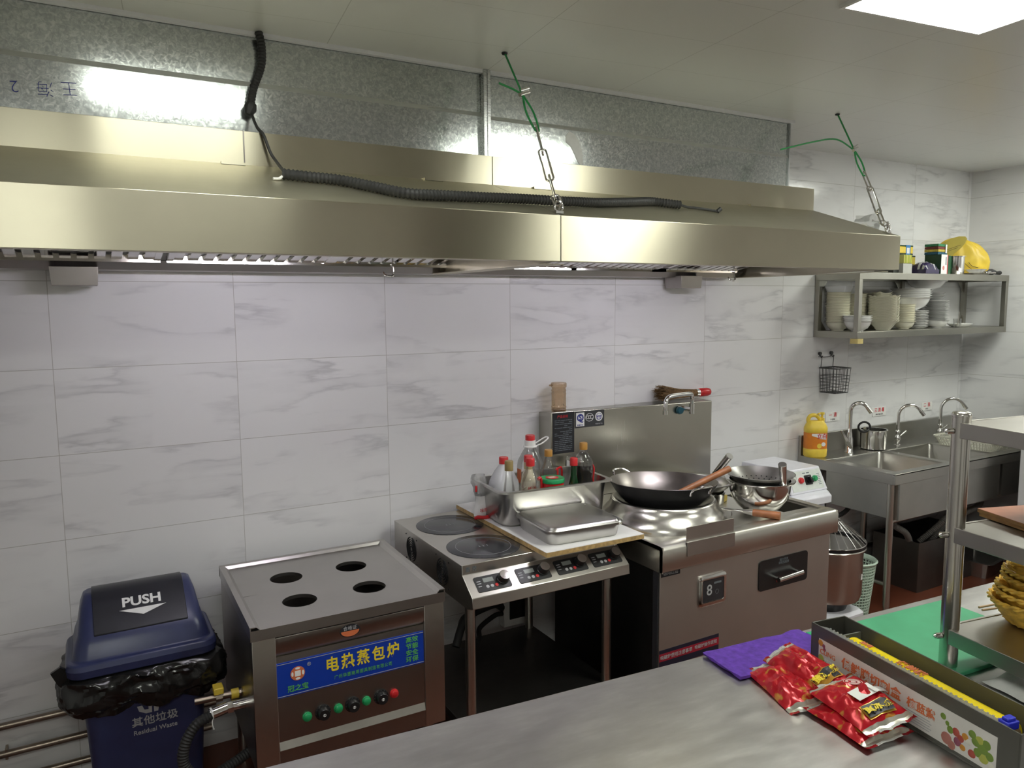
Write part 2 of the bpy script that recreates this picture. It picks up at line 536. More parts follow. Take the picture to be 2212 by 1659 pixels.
# ------------------------------------------------------------------ extractor hood (two sections)
def hood_section(xa, xb, label, lampx, filt, cupx, end_right, hookx):
    t = thing('range_hood', label, 'extractor hood', ((xa + xb) / 2, -.5, 1.835), 0, 'stainless hood sections above the stoves')
    ox, oy, oz = (xa + xb) / 2, -.5, 1.835
    def L(b): return xf(b, (-ox, -oy, -oz))
    b = B()     # front lip with folded edges
    prism(b, [(-1.0, 1.844), (-1.0, 1.987), (-.996, 1.987), (-.996, 1.850), (-.955, 1.850), (-.955, 1.866), (-.952, 1.866), (-.952, 1.844)], 'x', xa, xb)
    mk('front_lip', L(b), 'hood', t, bev=.0012)
    b = B()     # sloping canopy sheet
    prism(b, [(-.998, 1.9872), (-.55, 2.1415), (-.55, 2.1375), (-.996, 1.983)], 'x', xa, xb)
    mk('canopy', L(b), steel('canopy_steel_' + label.split()[0], (.58, .55, .44), .40, (3, 12, 12), .05, .08), t)
    b = B()     # upper box
    prism(b, [(-.552, 2.138), (-.552, 2.242), (-.003, 2.242), (-.003, 2.239), (-.549, 2.239), (-.549, 2.138)], 'x', xa, xb)
    up = mk('upper_box', L(b), 'hood', t, bev=.001)
    for x in ([.52, 1.18] if not end_right else [1.62, 2.75]):
        mk('tab', L(box(B(), x - .035, -.568, 2.1365, x + .035, -.552, 2.1445)), 'hood', up)
    if not end_right:
        b = box(B(), .553, -.5545, 2.14, .557, -.552, 2.241)
        mk('seam_strip', L(b), 'steel_dark', up)
    pr = [(-.9995, 1.845), (-.9995, 1.986), (-.551, 2.140), (-.551, 2.241), (-.003, 2.241), (-.003, 1.836)]
    for x0, x1, nm in ((xa, xa + .006, 'end_panel'), (xb - .006, xb, 'end_panel')):
        b = B()
        prism(b, pr, 'x', x0 + .0008, x1 - .0008)
        s = 1 if x0 == xa else -1
        e = x0 if s == 1 else x1
        prism(b, [(-.95, 1.8365), (-.95, 1.8395), (-.004, 1.8395), (-.004, 1.8365)], 'x', e, e + s * .045)
        mk(nm, L(b), 'hood', t)
    b = B()     # gutter along the wall
    prism(b, [(-.002, 1.835), (-.105, 1.8365), (-.140, 1.867), (-.137, 1.869), (-.103, 1.8395), (-.002, 1.838)], 'x', xa + .02, xb - .02)
    mk('gutter', L(b), 'steel_dull', t)
    # baffle filters: slats that run from the gutter up to the front
    y0, z0, y1, z1 = -.145, 1.872, -.80, 1.995
    for fx in filt:
        b = B()
        wd = .56
        for k in (0, 1):
            x = fx + k * (wd - .02)
            prism(b, [(y0, z0 - .008), (y1, z1 - .008), (y1, z1 + .022), (y0, z0 + .022)], 'x', x, x + .02)
        box(b, fx, y0 - .012, z0 - .012, fx + wd, y0 + .008, z0 + .012)
        n = 11
        for i in range(n):
            x = fx + .035 + i * (wd - .07) / (n - 1)
            sec = [(x - .016, -.004), (x - .019, .010), (x - .015, .012), (x - .010, .0), (x + .010, .0), (x + .015, .012), (x + .019, .010), (x + .016, -.004)]
            loft(b, [[(px, y0 - .006, z0 + q) for px, q in sec], [(px, y1, z1 + q) for px, q in sec]])
        mk('baffle_filter', L(b), 'chrome', t)
    b = box(B(), xa + .02, y0 - .02, 2.05, xb - .02, -.01, 2.06)
    prism(b, [(-.15, 1.935), (-.60, 2.045), (-.60, 2.053), (-.15, 1.943)], 'x', xa + .02, xb - .02)
    mk('plenum_dark_sheet', L(b), 'darkin', t)  # near-black sheets stand in for the shade behind the filters
    # drip cup
    b = B()
    x = cupx
    sec = lambda z, g: [(x + g, -.155 + g, z), (x + .14 - g, -.155 + g, z), (x + .14 - g, -.03 - g, z), (x + g, -.03 - g, z)]
    loft(b, [sec(1.782, .004), sec(1.8425, 0), sec(1.8425, .003), sec(1.786, .007)])
    mk('drip_cup', L(b), 'steel_dark', t, bev=.001)
    # drain hook on the gutter
    b = B()
    x = hookx
    tube(b, cr([(x, -.155, 1.872), (x, -.16, 1.835), (x - .01, -.165, 1.822), (x - .035, -.16, 1.826), (x - .04, -.15, 1.838)]), .0045)
    cyl(b, (x, -.168, 1.87), (x, -.146, 1.87), .010, n=10)
    mk('drain_hook', L(b), 'chrome', t)
    # lamp tube inside the lip
    b = B()
    box(b, lampx - .32, -.948, 1.935, lampx + .32, -.915, 1.975)
    h = mk('lamp_housing', L(b), 'white', t, bev=.002)
    b = B()
    cyl(b, (lampx - .30, -.918, 1.925), (lampx + .30, -.918, 1.925), .013, n=12)
    mk('lamp_tube', L(b), 'tube', h)
    return t
hood_section(-.85, 1.416, 'left section of the stainless hood above steamer and bin', .62, [-.80, -.22, .36, .94 - .02], .012, False, 1.18)
hood_section(1.418, 3.15, 'right section of the stainless hood above the wok range', 2.30, [1.50, 2.03, 2.50], 2.69, True, 3.05)

# galvanized ducts above the hood
def duct(xa, xb, label, zs, extra):
    cx = (xa + xb) / 2
    t = thing('exhaust_duct', label, 'duct', (cx, -.21, 2.2425), 0, 'galvanized ducts above the hood')
    def L(b): return xf(b, (-cx, .21, -2.2425))
    b = B()
    box(b, xa, -.425, 2.2428, xb, -.4235, zs)
    box(b, xa, -.425, 2.2428, xa + .0015, -.004, 2.5745)
    box(b, xb - .0015, -.425, 2.2428, xb, -.004, 2.5745)
    box(b, xa, -.423, zs, xb, -.4215, 2.5745)
    mk('duct_wall', L(b), 'galv', t, smooth=0)
    b = B()
    prism(b, [(-.4275, zs - .004), (-.4245, zs + .011), (-.4215, zs + .011), (-.424, zs - .004)], 'x', xa, xb)
    mk('seam', L(b), steel('seam_' + extra, (.62, .64, .63), .3), t)
    b = B()
    x = xb if extra == 'a' else xa
    s = -1 if extra == 'a' else 1
    box(b, x, -.452, 2.2428, x + s * .014, -.425, 2.5745)
    mk('flange', L(b), steel('flange_' + extra, (.66, .68, .67), .28), t, bev=.001)
    if extra == 'b':
        b = box(B(), xb - .006, -.432, 2.2428, xb + .0015, -.4225, 2.5745)
        mk('corner_strip', L(b), steel('corner_strip', (.4, .41, .41), .3), t)
    return t
da = duct(-.95, 1.452, 'left galvanized duct section with blue handwriting', 2.413, 'a')
db = duct(1.4535, 3.115, 'right galvanized duct section with a white smear', 2.405, 'b')
for ch, hx_, hz_ in (('王', .062, .098), ('海', .002, .090), ('2', -.072, .086)):
    text('handwriting', ch, .046, da, (hx_ + .04 - .251, -.2158, hz_), (R(90), R(176), 0), 'ink_blue', bold=-.0009)
b = B()
pts = [(-.05, .05), (-.03, .07), (0, .06), (.03, .035), (.05, 0), (.055, -.05), (.04, -.06), (.02, -.045), (0, -.015), (-.02, .01), (-.05, .025)]
prism(b, [(p * .8, q) for p, q in pts], 'y', -.0006, 0)
mk('smear', b, 'paper', db, (1.86 - 2.284, -.2157, .085))
# ceiling trim strip beside the duct
b = box(B(), X0, -.445, H - .012, 3.13, -.4265, H)
struct('trim_2', b, 'white_wall')

# ------------------------------------------------------------------ cable over the hood
t = thing('power_cable', 'black cable in corrugated sleeve hanging from ceiling and lying along the hood', 'cable', (.634, -.452, 2.574))
def L(b): return xf(b, (-.634, .452, -2.574))
def ribbed(b, pts, r, pitch=.011, amp=.0018, n=12):
    pts = [Vector(p) for p in pts]
    d = [0]
    for p, q in zip(pts, pts[1:]): d.append(d[-1] + (q - p).length)
    m = int(d[-1] / pitch * 2)
    out, rad, j = [], [], 0
    for i in range(m + 1):
        s = d[-1] * i / m
        while j < len(d) - 2 and d[j + 1] < s: j += 1
        f = (s - d[j]) / max(1e-9, d[j + 1] - d[j])
        out.append(pts[j].lerp(pts[j + 1], f)); rad.append(r + (amp if i % 2 else -amp))
    return tube(b, out, rad, n)
def slope(x, y, h=.013):
    return (x, y - h * .33, 1.987 + (y + 1.0) * .3445 + h * .94)
b = ribbed(B(), cr([(.634, -.452, 2.574), (.642, -.452, 2.53), (.638, -.452, 2.47), (.612, -.452, 2.40), (.600, -.452, 2.345)], 8), .0125, .010, .001)
mk('upper_sleeve', L(b), 'rubber', t)
b = B()
lathe(b, [(0, -.03), (.012, -.026), (.021, -.004), (.016, .012), (.0, .02)], 8)
xf(b, (.600, -.455, 2.338), (0, .35, .2))
mk('tape_knot', L(b), 'rubber', t)
wp = cr([(.600, -.457, 2.32), (.601, -.53, 2.262), (.612, -.568, 2.232), (.628, -.578, 2.180), (.640, -.600, 2.150), slope(.640, -.68, .012), slope(.626, -.745, .014)], 8)
b = tube(B(), wp, .0048)
mk('bare_wire', L(b), 'rubber', t)
hp = [(.620, -.745), (.69, -.76), (.78, -.775), (.86, -.84), (.94, -.905), (1.05, -.90), (1.19, -.885), (1.36, -.862), (1.50, -.855), (1.67, -.835), (1.84, -.785), (2.0, -.735), (2.075, -.748), (2.12, -.758)]
b = ribbed(B(), cr([slope(x, y, .016) for x, y in hp], 8), .0150, .012, .0016)
mk('corrugated_sleeve', L(b), 'rubber', t)
b = tube(B(), cr([slope(2.12, -.758, .016), slope(2.17, -.752, .008), slope(2.22, -.745, .006), slope(2.27, -.765, .006), slope(2.30, -.785, .006)]), .005)
cyl(b, slope(2.298, -.783, .006), slope(2.31, -.785, .018), .009, n=8)
mk('end_wire', L(b), 'rubber', t)
b = tube(B(), cr([slope(.622, -.75, .012), slope(.608, -.765, .006), slope(.590, -.768, .005)]), .004)
mk('white_core', L(b), 'white', t)

# ------------------------------------------------------------------ hanging chains
def chain(pts, tail, label):
    """pts: ceiling anchor, clamp, loop end, link joints ..., hood ring"""
    A = [Vector(p) for p in pts]
    t = thing('hanging_chain', label, 'chain', A[0], 0, 'chains that carry the hood')
    o = A[0]
    V = [p - o for p in A]
    b = B()
    tube(b, [V[0] + Vector((0, 0, .0)), V[1]], .0036, 6)
    tube(b, cr([V[1]] + [Vector(p) - o for p in tail], 6), .0036, 6)
    side = Vector((.9, -.4, 0)).normalized() * .012
    tube(b, cr([V[1], V[1].lerp(V[2], .5) + side, V[2] + side * .6, V[2] - (V[1] - V[2]).normalized() * .008, V[2] - side * .6, V[1].lerp(V[2], .5) - side, V[1] + Vector((0, 0, .002))], 5), .0036, 6)
    mk('wire', b, 'wiregreen', t)
    b = B()
    d = (V[2] - V[1]).normalized()
    cyl(b, V[1] + Vector((-.014, -.006, -.004)), V[1] + Vector((.03, .008, .014)), .007, n=10)
    cyl(b, V[1] + Vector((-.012, -.006, .010)), V[1] + Vector((.028, .006, .026)), .0045, n=8)
    mk('clamp', b, 'chrome', t)
    b = lathe(B(), [(0, .0), (.011, -.001), (.009, -.006), (0, -.007)], 12)
    mk('ceiling_hole', b, 'ironout', t)
    joints = V[2:]
    for i, (p, q) in enumerate(zip(joints, joints[1:])):
        b = B()
        ax = (q - p).normalized()
        s = ax.cross(Vector((.5, .8, .1))).normalized() if i % 2 else ax.cross(Vector((.85, -.5, 0))).normalized()
        if i % 2: s = Vector((.86, -.5, 0)); s = (s - ax * s.dot(ax)).normalized()
        else: s = Vector((.5, .86, 0)); s = (s - ax * s.dot(ax)).normalized()
        wdt = .0125
        e = .010
        lp = []
        for k in range(7): 
            a = PI * k / 6
            lp.append(p - ax * (e * 0) + s * wdt * math.cos(a) - ax * (e * math.sin(a)))
        for k in range(7):
            a = PI * k / 6
            lp.append(q - s * wdt * math.cos(a) + ax * (e * math.sin(a)))
        tube(b, lp, .0036, 8, loop=True)
        mk('link', b, 'chrome', t)
    b = B()
    q = V[-1]
    tube(b, [q + Vector((.016 * math.cos(a), -.004, .016 * math.sin(a) - .012)) for a in [2 * PI * k / 14 for k in range(14)]], .0034, 7, loop=True)
    box(b, q.x - .014, q.y - .012, q.z - .034, q.x + .014, q.y + .010, q.z - .026)
    tube(b, cr([q + Vector((.004, .004, -.028)), q + Vector((.014, .006, -.004)), q + Vector((.012, .004, .018))]), .003, 6)
    mk('ring_bolt', b, 'chrome', t)
    return t
chain([(1.418, -.647, 2.574), (1.428, -.75, 2.412), (1.441, -.818, 2.288), (1.434, -.865, 2.205), (1.427, -.920, 2.112), (1.42, -.962, 2.046), (1.422, -.975, 2.028)],
      [(1.39, -.75, 2.425), (1.338, -.75, 2.437)], 'green wire and steel chain holding the hood at its middle seam')
chain([(3.195, -.63, 2.574), (3.176, -.74, 2.390), (3.167, -.80, 2.275), (3.150, -.845, 2.205), (3.115, -.915, 2.095), (3.10, -.948, 2.046), (3.105, -.965, 2.032)],
      [(3.05, -.74, 2.425), (2.90, -.735, 2.40), (2.71, -.73, 2.352)], 'green wire and steel chain at the right end of the hood')

# crinkled clear bag behind the hood end
b = B()
g = []
for i in range(7):
    row = []
    for j in range(7):
        u, v = i / 6, j / 6
        nz = noise.noise((u * 5, v * 5, 3.1)) * .018
        row.append(b.verts.new((3.1515 + .012 + abs(nz) + .02 * v, -.885 + .13 * u, 2.012 + .03 * u + .085 * v * (1 - .35 * u) + nz)))
    g.append(row)
for i in range(6):
    for j in range(6):
        quad(b, (g[i][j], g[i + 1][j], g[i + 1][j + 1], g[i][j + 1]))
solo('plastic_bag', b, 'cfoil', 'crumpled clear plastic bag stuck at the right end of the hood', 'plastic bag', smooth=20)

# ------------------------------------------------------------------ waste bin
BX, BY = .207, -.262
t = thing('waste_bin', 'navy blue waste bin with a dark push flap in its lid', 'waste bin', (BX, BY, 0))
b = loft(B(), [rr(.31, .215, .04, 0), rr(.315, .22, .045, .01), rr(.375, .262, .05, .56), rr(.36, .248, .045, .56), rr(.30, .205, .04, .015)])
mk('body', b, 'navy', t)
b = B()     # lid: skirt, rim and dome
def dome(z, w0, y0, y1, r): return [(x, y + (y0 + y1) / 2, q) for x, y, q in rr(w0, y1 - y0, r, z, 6)]
loft(b, [dome(.558, .440, -.148, .148, .05), dome(.585, .446, -.152, .152, .05), dome(.603, .436, -.146, .146, .05), dome(.606, .406, -.130, .130, .045),
         dome(.650, .385, -.112, .124, .04), dome(.672, .368, -.098, .118, .04), dome(.700, .358, -.068, .114, .035), dome(.740, .344, -.022, .106, .03),
         dome(.766, .326, .012, .096, .025), dome(.772, .310, .028, .086, .02)])
lid = mk('lid', b, 'navy', t, smooth=24, bev=.004)
b = B()     # swing flap, a bent plate that follows the lid front
pr = [(-.0985, .6765), (-.066, .7065), (-.020, .7465), (.014, .7725), (.030, .7795), (.060, .781), (.092, .774), (.092, .768), (.030, .7735), (-.0985, .668)]
prism(b, pr, 'x', -.138, .138)
fl = mk('flap', b, 'flap', lid, bev=.0015)
an = math.atan2(.7465 - .7065, .046)
fr = (an, 0, 0)
text('lettering', 'PUSH', .046, fl, (.006, -.030, .7395), fr, 'ink_white', xs=1.08, bold=.0014)
b = prism(B(), [(-.070, 0), (.070, 0), (0, -.026)], 'z', 0, .0006)
mk('arrow', b, 'ink_white', fl, (.008, -.0495, .7225), fr)
text('lettering', '其他垃圾', .034, t, (.020, -.1264, .366), (R(92), 0, 0), 'ink_grey', spacing=1.05, bold=.0005)
text('lettering', 'Residual Waste', .022, t, (.020, -.1250, .331), (R(92), 0, 0), 'ink_grey', xs=.95, bold=.0002)
b = B()     # arrow mark above the words
prism(b, [(-.045, .03), (-.040, .012), (-.020, 0), (-.002, 0), (-.002, .028), (-.012, .040), (-.012, .012), (-.024, .014), (-.03, .03)], 'y', 0, .0006)
prism(b, [(.004, .0), (.016, .0), (.020, .018), (.048, .03), (.048, .042), (.004, .042)], 'y', 0, .0006)
mk('mark', b, 'ink_grey', t, (.014, -.1278, .392), (R(2), 0, 0))

# bin liner folded over the rim
b = B()
rows = []
n = 96
sm = lambda q: [tuple((a * (1 - f) + c * f) for a, c in zip(u, v)) for u, v in zip(q, q[1:]) for f in (0, .34, .67)] + [q[-1]]
prof = [(.5565, .392, .262), (.554, .430, .292), (.545, .456, .314), (.525, .474, .326), (.495, .484, .328), (.465, .472, .314), (.445, .452, .296), (.430, .425, .276), (.424, .400, .266)]
for k_, (z, wd, dp) in enumerate(sm(prof)):
    k = k_ / 3
    base = dense(rr(wd, dp, .07, z, 8), 150)
    row = []
    for i, (x, y, q) in enumerate(base):
        a = math.atan2(y / dp, x / wd)
        px_, py_ = x * 9, y * 9
        rid = lambda v: 1 - abs(v) * 2.2
        f = noise.noise((px_ * .8, py_ * .8, z * 7)) * .020 + rid(noise.noise((px_ * 1.6, py_ * 1.6, z * 20 + 3))) * .016 + rid(noise.noise((px_ * 4 + 5, py_ * 4, z * 44))) * .007 - .010
        f *= min(1, max(0, k - .4) / 2)
        # the right side hangs lower and further out, the left has a loose ear
        lob = max(0, math.cos(a)) ** 3 * .022 * (k / 8) + max(0, -math.cos(a)) ** 4 * .016 * math.sin(k / 8 * PI)
        d = Vector((x, y, 0)).normalized()
        dz = noise.noise((math.cos(a) * 3, math.sin(a) * 3, 5 + k * .4)) * .025 * min(1, k / 3) - max(0, math.cos(a)) ** 3 * .03 * (k / 8)
        row.append(b.verts.new((x + d.x * (f + lob), y + d.y * (f + lob), q + dz)))
    rows.append(row)
for p, q in zip(rows, rows[1:]):
    for i in range(len(p)):
        j = (i + 1) % len(p)
        quad(b, (p[i], p[j], q[j], q[i]))
ear = [(-.19, -.10, .565), (-.235, -.10, .60), (-.262, -.105, .585), (-.245, -.11, .545), (-.225, -.10, .52)]
prism(b, [(x, z) for x, y, z in ear], 'y', -.112, -.10)
o = mk('bin_liner', b, 'liner', None, (BX, BY, 0), smooth=40)
tag(o, 'crumpled black plastic liner hanging over the rim of the blue bin', 'bin liner')

# ------------------------------------------------------------------ electric bun steamer
SX, SY = .802, -.414
t = thing('bun_steamer', 'stainless electric bun steamer with four round holes and a blue sign', 'steamer', (SX, SY, 0), -.8)
hw, hd = .320, .315
b = B()     # top plate with four holes: strips between hole collars
holes = [(-.122, .093), (.117, .093), (-.130, -.143), (.110, -.143)]
hr = .0565
z = .735
xs = [-hw + .006] + [0.0] + [hw - .006]
def holed(b, x0, x1, y0, y1, cx, cy, r, z, n=32):
    """a flat rectangle with one round hole"""
    inner = [b.verts.new((cx + r * math.cos(2 * PI * i / n), cy + r * math.sin(2 * PI * i / n), z)) for i in range(n)]
    outer = []
    for i in range(n):
        a = 2 * PI * i / n
        c, s = math.cos(a), math.sin(a)
        k = min(((x1 - cx) / c if c > 1e-6 else ((x0 - cx) / c if c < -1e-6 else 1e9)), ((y1 - cy) / s if s > 1e-6 else ((y0 - cy) / s if s < -1e-6 else 1e9)))
        outer.append(b.verts.new((cx + c * k, cy + s * k, z)))
    low = [b.verts.new((v.co.x, v.co.y, z - .012)) for v in inner]
    for i in range(n):
        j = (i + 1) % n
        quad(b, (inner[i], outer[i], outer[j], inner[j])); quad(b, (low[i], inner[i], inner[j], low[j]))
    corners = [(x0, y0), (x1, y0), (x1, y1), (x0, y1)]
    for cx_, cy_ in corners:
        best = sorted(range(n), key=lambda i: (outer[i].co.x - cx_) ** 2 + (outer[i].co.y - cy_) ** 2)[:2]
        i, j = best
        if (i + 1) % n != j: i, j = j, i
        quad(b, (outer[i], b.verts.new((cx_, cy_, z)), outer[j]))
for (cx, cy) in holes:
    x0, x1 = (-hw + .030, -.005) if cx < 0 else (-.005, hw - .030)
    y0, y1 = (-.022, hd - .032) if cy > 0 else (-hd + .012, -.022)
    holed(b, x0, x1, y0, y1, cx, cy, hr, z)
zz = .746
def flat(b, x0, y0, x1, y1, za, zb=None):
    zb = za if zb is None else zb
    quad(b, [b.verts.new(p) for p in ((x0, y0, za), (x1, y0, za), (x1, y1, zb), (x0, y1, zb))])
# raised border on three sides
yb = hd - .032
prs = [(hd, .705), (hd, zz), (hd - .016, zz), (hd - .019, zz - .001), (hd - .0264, zz - .0105), (hd - .0285, zz - .0108), (yb, z), (yb, z - .004), (hd - .0285, zz - .0140), (hd - .02, zz - .006), (hd - .003, zz - .003), (hd - .003, .705)]
prism(b, prs, 'x', -hw, hw)
for s in (-1, 1):
    prism(b, [(s * hw, .705), (s * hw, zz), (s * (hw - .018), zz), (s * (hw - .030), z), (s * (hw - .030), z - .002), (s * (hw - .02), zz - .003), (s * (hw - .003), zz - .003), (s * (hw - .003), .705)], 'y', -hd, hd - .019)
prism(b, [(-hd, .700), (-hd - .002, .735), (-hd + .012, z + .0005), (-hd + .012, z - .002), (-hd + .001, .731), (-hd + .003, .700)], 'x', -hw, hw)
mk('top_plate', b, steel('steamer_top', (.50, .48, .46), .30, (3, 8, 8), .03, .08), t, smooth=30, fix=False)
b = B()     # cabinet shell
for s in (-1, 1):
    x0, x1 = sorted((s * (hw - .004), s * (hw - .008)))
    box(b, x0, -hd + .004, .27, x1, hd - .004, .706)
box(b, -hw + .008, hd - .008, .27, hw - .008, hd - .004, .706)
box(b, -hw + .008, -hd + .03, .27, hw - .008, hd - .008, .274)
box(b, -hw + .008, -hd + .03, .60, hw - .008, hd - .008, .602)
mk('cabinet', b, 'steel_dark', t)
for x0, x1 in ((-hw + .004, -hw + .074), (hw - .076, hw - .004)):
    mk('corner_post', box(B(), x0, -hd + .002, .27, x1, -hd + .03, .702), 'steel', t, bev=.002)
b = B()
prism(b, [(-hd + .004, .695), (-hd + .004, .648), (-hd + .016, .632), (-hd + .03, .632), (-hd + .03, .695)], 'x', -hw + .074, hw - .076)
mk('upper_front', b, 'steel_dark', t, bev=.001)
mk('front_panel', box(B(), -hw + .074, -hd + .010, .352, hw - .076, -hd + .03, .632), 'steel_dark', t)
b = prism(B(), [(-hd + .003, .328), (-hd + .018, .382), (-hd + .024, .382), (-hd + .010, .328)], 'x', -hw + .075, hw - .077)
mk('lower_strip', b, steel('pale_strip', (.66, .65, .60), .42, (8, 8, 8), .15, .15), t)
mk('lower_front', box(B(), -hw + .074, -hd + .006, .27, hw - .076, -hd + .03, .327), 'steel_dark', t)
pl = mk('sign', box(B(), -hw + .0745, -hd + .0065, .498, hw - .0785, -hd + .010, .610), 'blue', t)
yf = -hd + .006
for zz_ in (.502, .606):
    mk('sign_line', box(B(), -hw + .075, yf, zz_ - .0008, hw - .079, yf + .0005, zz_ + .0008), 'ink_grey', pl)
text('lettering', '电热蒸包炉', .052, pl, (.030, yf, .566), FRONT, 'ink_yellow', xs=.86, spacing=1.30, bold=.0011)
text('lettering', '广州华惠商用厨具制造有限公司', .0145, pl, (.030, yf, .5225), FRONT, 'ink_green', xs=.9, spacing=1.15)
text('lettering', '高效\n节能\n安全\n环保', .0205, pl, (.199, yf, .5545), FRONT, 'ink_green', xs=1.1, line=1.12, bold=.0003)
text('lettering', '冠之宝', .022, pl, (-.182, yf, .5195), FRONT, 'ink_green', xs=1.0, bold=.0003)
text('lettering', '®', .016, pl, (-.146, yf, .588), FRONT, 'ink_grey')
b = B()
lathe(b, [(0, 0), (.0225, 0), (.0225, .0008), (0, .0008)], 28)
xf(b, (-.182, yf + .0002, .567), (R(90), 0, 0))
mk('emblem', b, 'ink_orange', pl)
b = B()
loft(b, [rr(.018, .018, .001, 0, 2), rr(.018, .018, .001, .0006, 2)])
xf(b, (-.182, yf - .0007, .567), (R(90), 0, 0))
for a in range(4):
    bb = (0.0165 * math.cos(a * PI / 2), .0165 * math.sin(a * PI / 2))
    q = lathe(B(), [(0, 0), (.0035, 0), (.0035, .0006), (0, .0006)], 10)
    bmesh.ops.scale(q, vec=(1.0 if a % 2 == 0 else 2.2, 2.2 if a % 2 == 0 else 1.0, 1), verts=q.verts)
    xf(q, (-.182 + bb[0], yf - .0007, .567 + bb[1]), (R(90), 0, 0))
    m_ = bpy.data.meshes.new('q'); q.to_mesh(m_); q.free(); b.from_mesh(m_); bpy.data.meshes.remove(m_)
mk('emblem_coin', b, 'ink_white', pl)
# badge
b = lathe(B(), [(0, 0), (.034, 0), (.034, .001), (0, .001)], 36)
bmesh.ops.scale(b, vec=(1, .62, 1), verts=b.verts)
xf(b, (-.012, -hd + .0038, .669), (R(90), 0, 0))
bd = mk('badge', b, 'ink_black', t)
b = B()
pts = [(.030 * math.cos(a), .0185 * math.sin(a)) for a in [PI + PI * k / 18 for k in range(19)]]
prism(b, pts, 'y', 0, .0006)
mk('badge_field', b, 'ink_orange', bd, (-.012, -hd + .0022, .669))
text('lettering', '合格证', .015, bd, (-.012, -hd + .0026, .6775), FRONT, 'ink_grey')
# knobs and lamps
yk = -hd + .010
for x in (-.107, -.010, .087):
    b = lathe(B(), [(0, 0), (.025, 0), (.025, .004), (.0195, .005), (.0185, .022), (.017, .024), (0, .024)], 28)
    k = mk('knob', b, 'black', t, (x, yk, .416), (R(90), 0, 0))
    b = box(B(), -.0015, -.005, .0238, .0015, .005, .0246)
    tube(b, ring(.0045, .0242, 12), .0006, 4, loop=True)
    mk('pointer', b, 'ink_white', k)
    b = B()
    for i in range(9):
        a = R(-30 + 240 * i / 8)
        c, s = math.cos(a), math.sin(a)
        box(b, c * .0222 - .0008, s * .0222 - .0008, .004, c * .0222 + .0008, s * .0222 + .0008, .0045)
    mk('dial_marks', b, 'ink_grey', k)
for x, m in ((-.157, 'green'), (-.057, 'green'), (.037, 'green'), (.133, 'red')):
    b = lathe(B(), [(0, 0), (.0150, 0), (.0150, .004), (.0128, .005), (.0125, .010), (.010, .012), (0, .0125)], 22)
    mk('indicator_lamp', b, m, t, (x, yk, .415), (R(90), 0, 0), label='red lamp' if m == 'red' else 'green lamp')
for sx in (-1, 1):
    for sy in (-1, 1):
        b = cyl(B(), (sx * (hw - .05), sy * (hd - .05), 0), (sx * (hw - .05), sy * (hd - .05), .272), .019)
        mk('leg', b, 'steel', t)
# water inlet on the left side
b = B()
cyl(b, (-hw + .004, -.14, .425), (-hw - .035, -.14, .425), .016)
cyl(b, (-hw - .035, -.14, .425), (-hw - .052, -.14, .425), .020, n=6)
cyl(b, (-hw - .052, -.14, .425), (-hw - .105, -.145, .418), .0175)
vi = mk('drain_valve', b, 'chrome', t)
b = cyl(B(), (-hw - .098, -.1445, .419), (-hw - .103, -.145, .4185), .0195)
tube(b, cr([(-hw - .10, -.163, .415), (-hw - .102, -.168, .395), (-hw - .098, -.170, .378)]), .002, 6)
mk('cable_tie', b, 'paper', vi)
b = B()
cyl(b, (-hw + .004, -.06, .425), (-hw - .14, -.05, .425), .0115)
cyl(b, (-hw - .055, -.056, .425), (-hw - .075, -.055, .425), .017, n=8)
cyl(b, (-hw - .065, -.056, .425), (-hw - .065, -.056, .462), .007)
vi = mk('water_pipe', b, 'pipe', t)
mk('valve_tag', box(B(), -hw - .083, -.080, .442, -hw - .052, -.035, .464), 'yellow', vi, bev=.003)
mk('pipe_collar', cyl(B(), (-hw - .004, -.06, .425), (-hw - .028, -.059, .425), .0165), 'yellow', vi)

# black drain hose looping from the valve to the wall
b = B()
hx = lambda x, y, z: (SX + x, SY + y, z)
hp = cr([hx(-.425, -.145, .417), hx(-.47, -.155, .405), hx(-.505, -.165, .36), hx(-.515, -.17, .30), hx(-.485, -.175, .25), hx(-.43, -.17, .232), hx(-.37, -.15, .238), hx(-.30, -.12, .25)], 8)
ribbed(b, hp, .0165, .009, .0012, 12)
solo('drain_hose', b, 'rubber', 'black ribbed drain hose looping beside the steamer', 'hose')

# pipes along the wall at the lower left
for i, (zp, x1) in enumerate(((.290, .46), (.190, .46), (.095, .44))):
    b = cyl(B(), (-1.55, -.030, zp), (x1, -.030, zp), .0125, n=14)
    if i == 1:
        for x in (-.22, .16): box(b, x, -.038, zp - .018, x + .008, -.001, zp + .018)
    solo('wall_pipe', b, 'pipe', ['top', 'middle', 'bottom'][i] + ' one of three thin metal pipes low on the wall behind the bin', 'pipe', group='thin pipes along the wall')

# ------------------------------------------------------------------ four plate induction cooktop on legs
CX, CY = 1.54, -.37
t = thing('induction_cooktop', 'stainless induction cooktop on legs with black round plates and four knobs', 'induction cooktop', (CX, CY, 0), 0)
def L(b): return xf(b, (-CX, -CY, 0))
x0, x1 = 1.200, 1.880
b = prism(B(), [(-.045, .655), (-.045, .800), (-.700, .800), (-.701, .764), (-.778, .706), (-.782, .668), (-.740, .655)], 'x', x0, x1)
body = mk('body', L(b), 'steel', t, bev=.002)
for (x, y, nm) in ((1.375, -.228, 'rear'), (1.365, -.545, 'front')):
    b = lathe(B(), [(0, -.003), (.140, -.003), (.140, .0012), (.1385, .0018), (0, .0018)], 48)
    g = mk('glass_plate', b, 'glassblack', t, (x - CX, y - CY, .800))
    b = tube(B(), ring(.105, .0020, 40), .0005, 4, loop=True)
    for k in (-1, 0, 1):
        box(b, k * .016 - .001, -.008, .0018, k * .016 + .001, .006, .0022)
    mk('plate_marking', b, 'ink_grey', g)
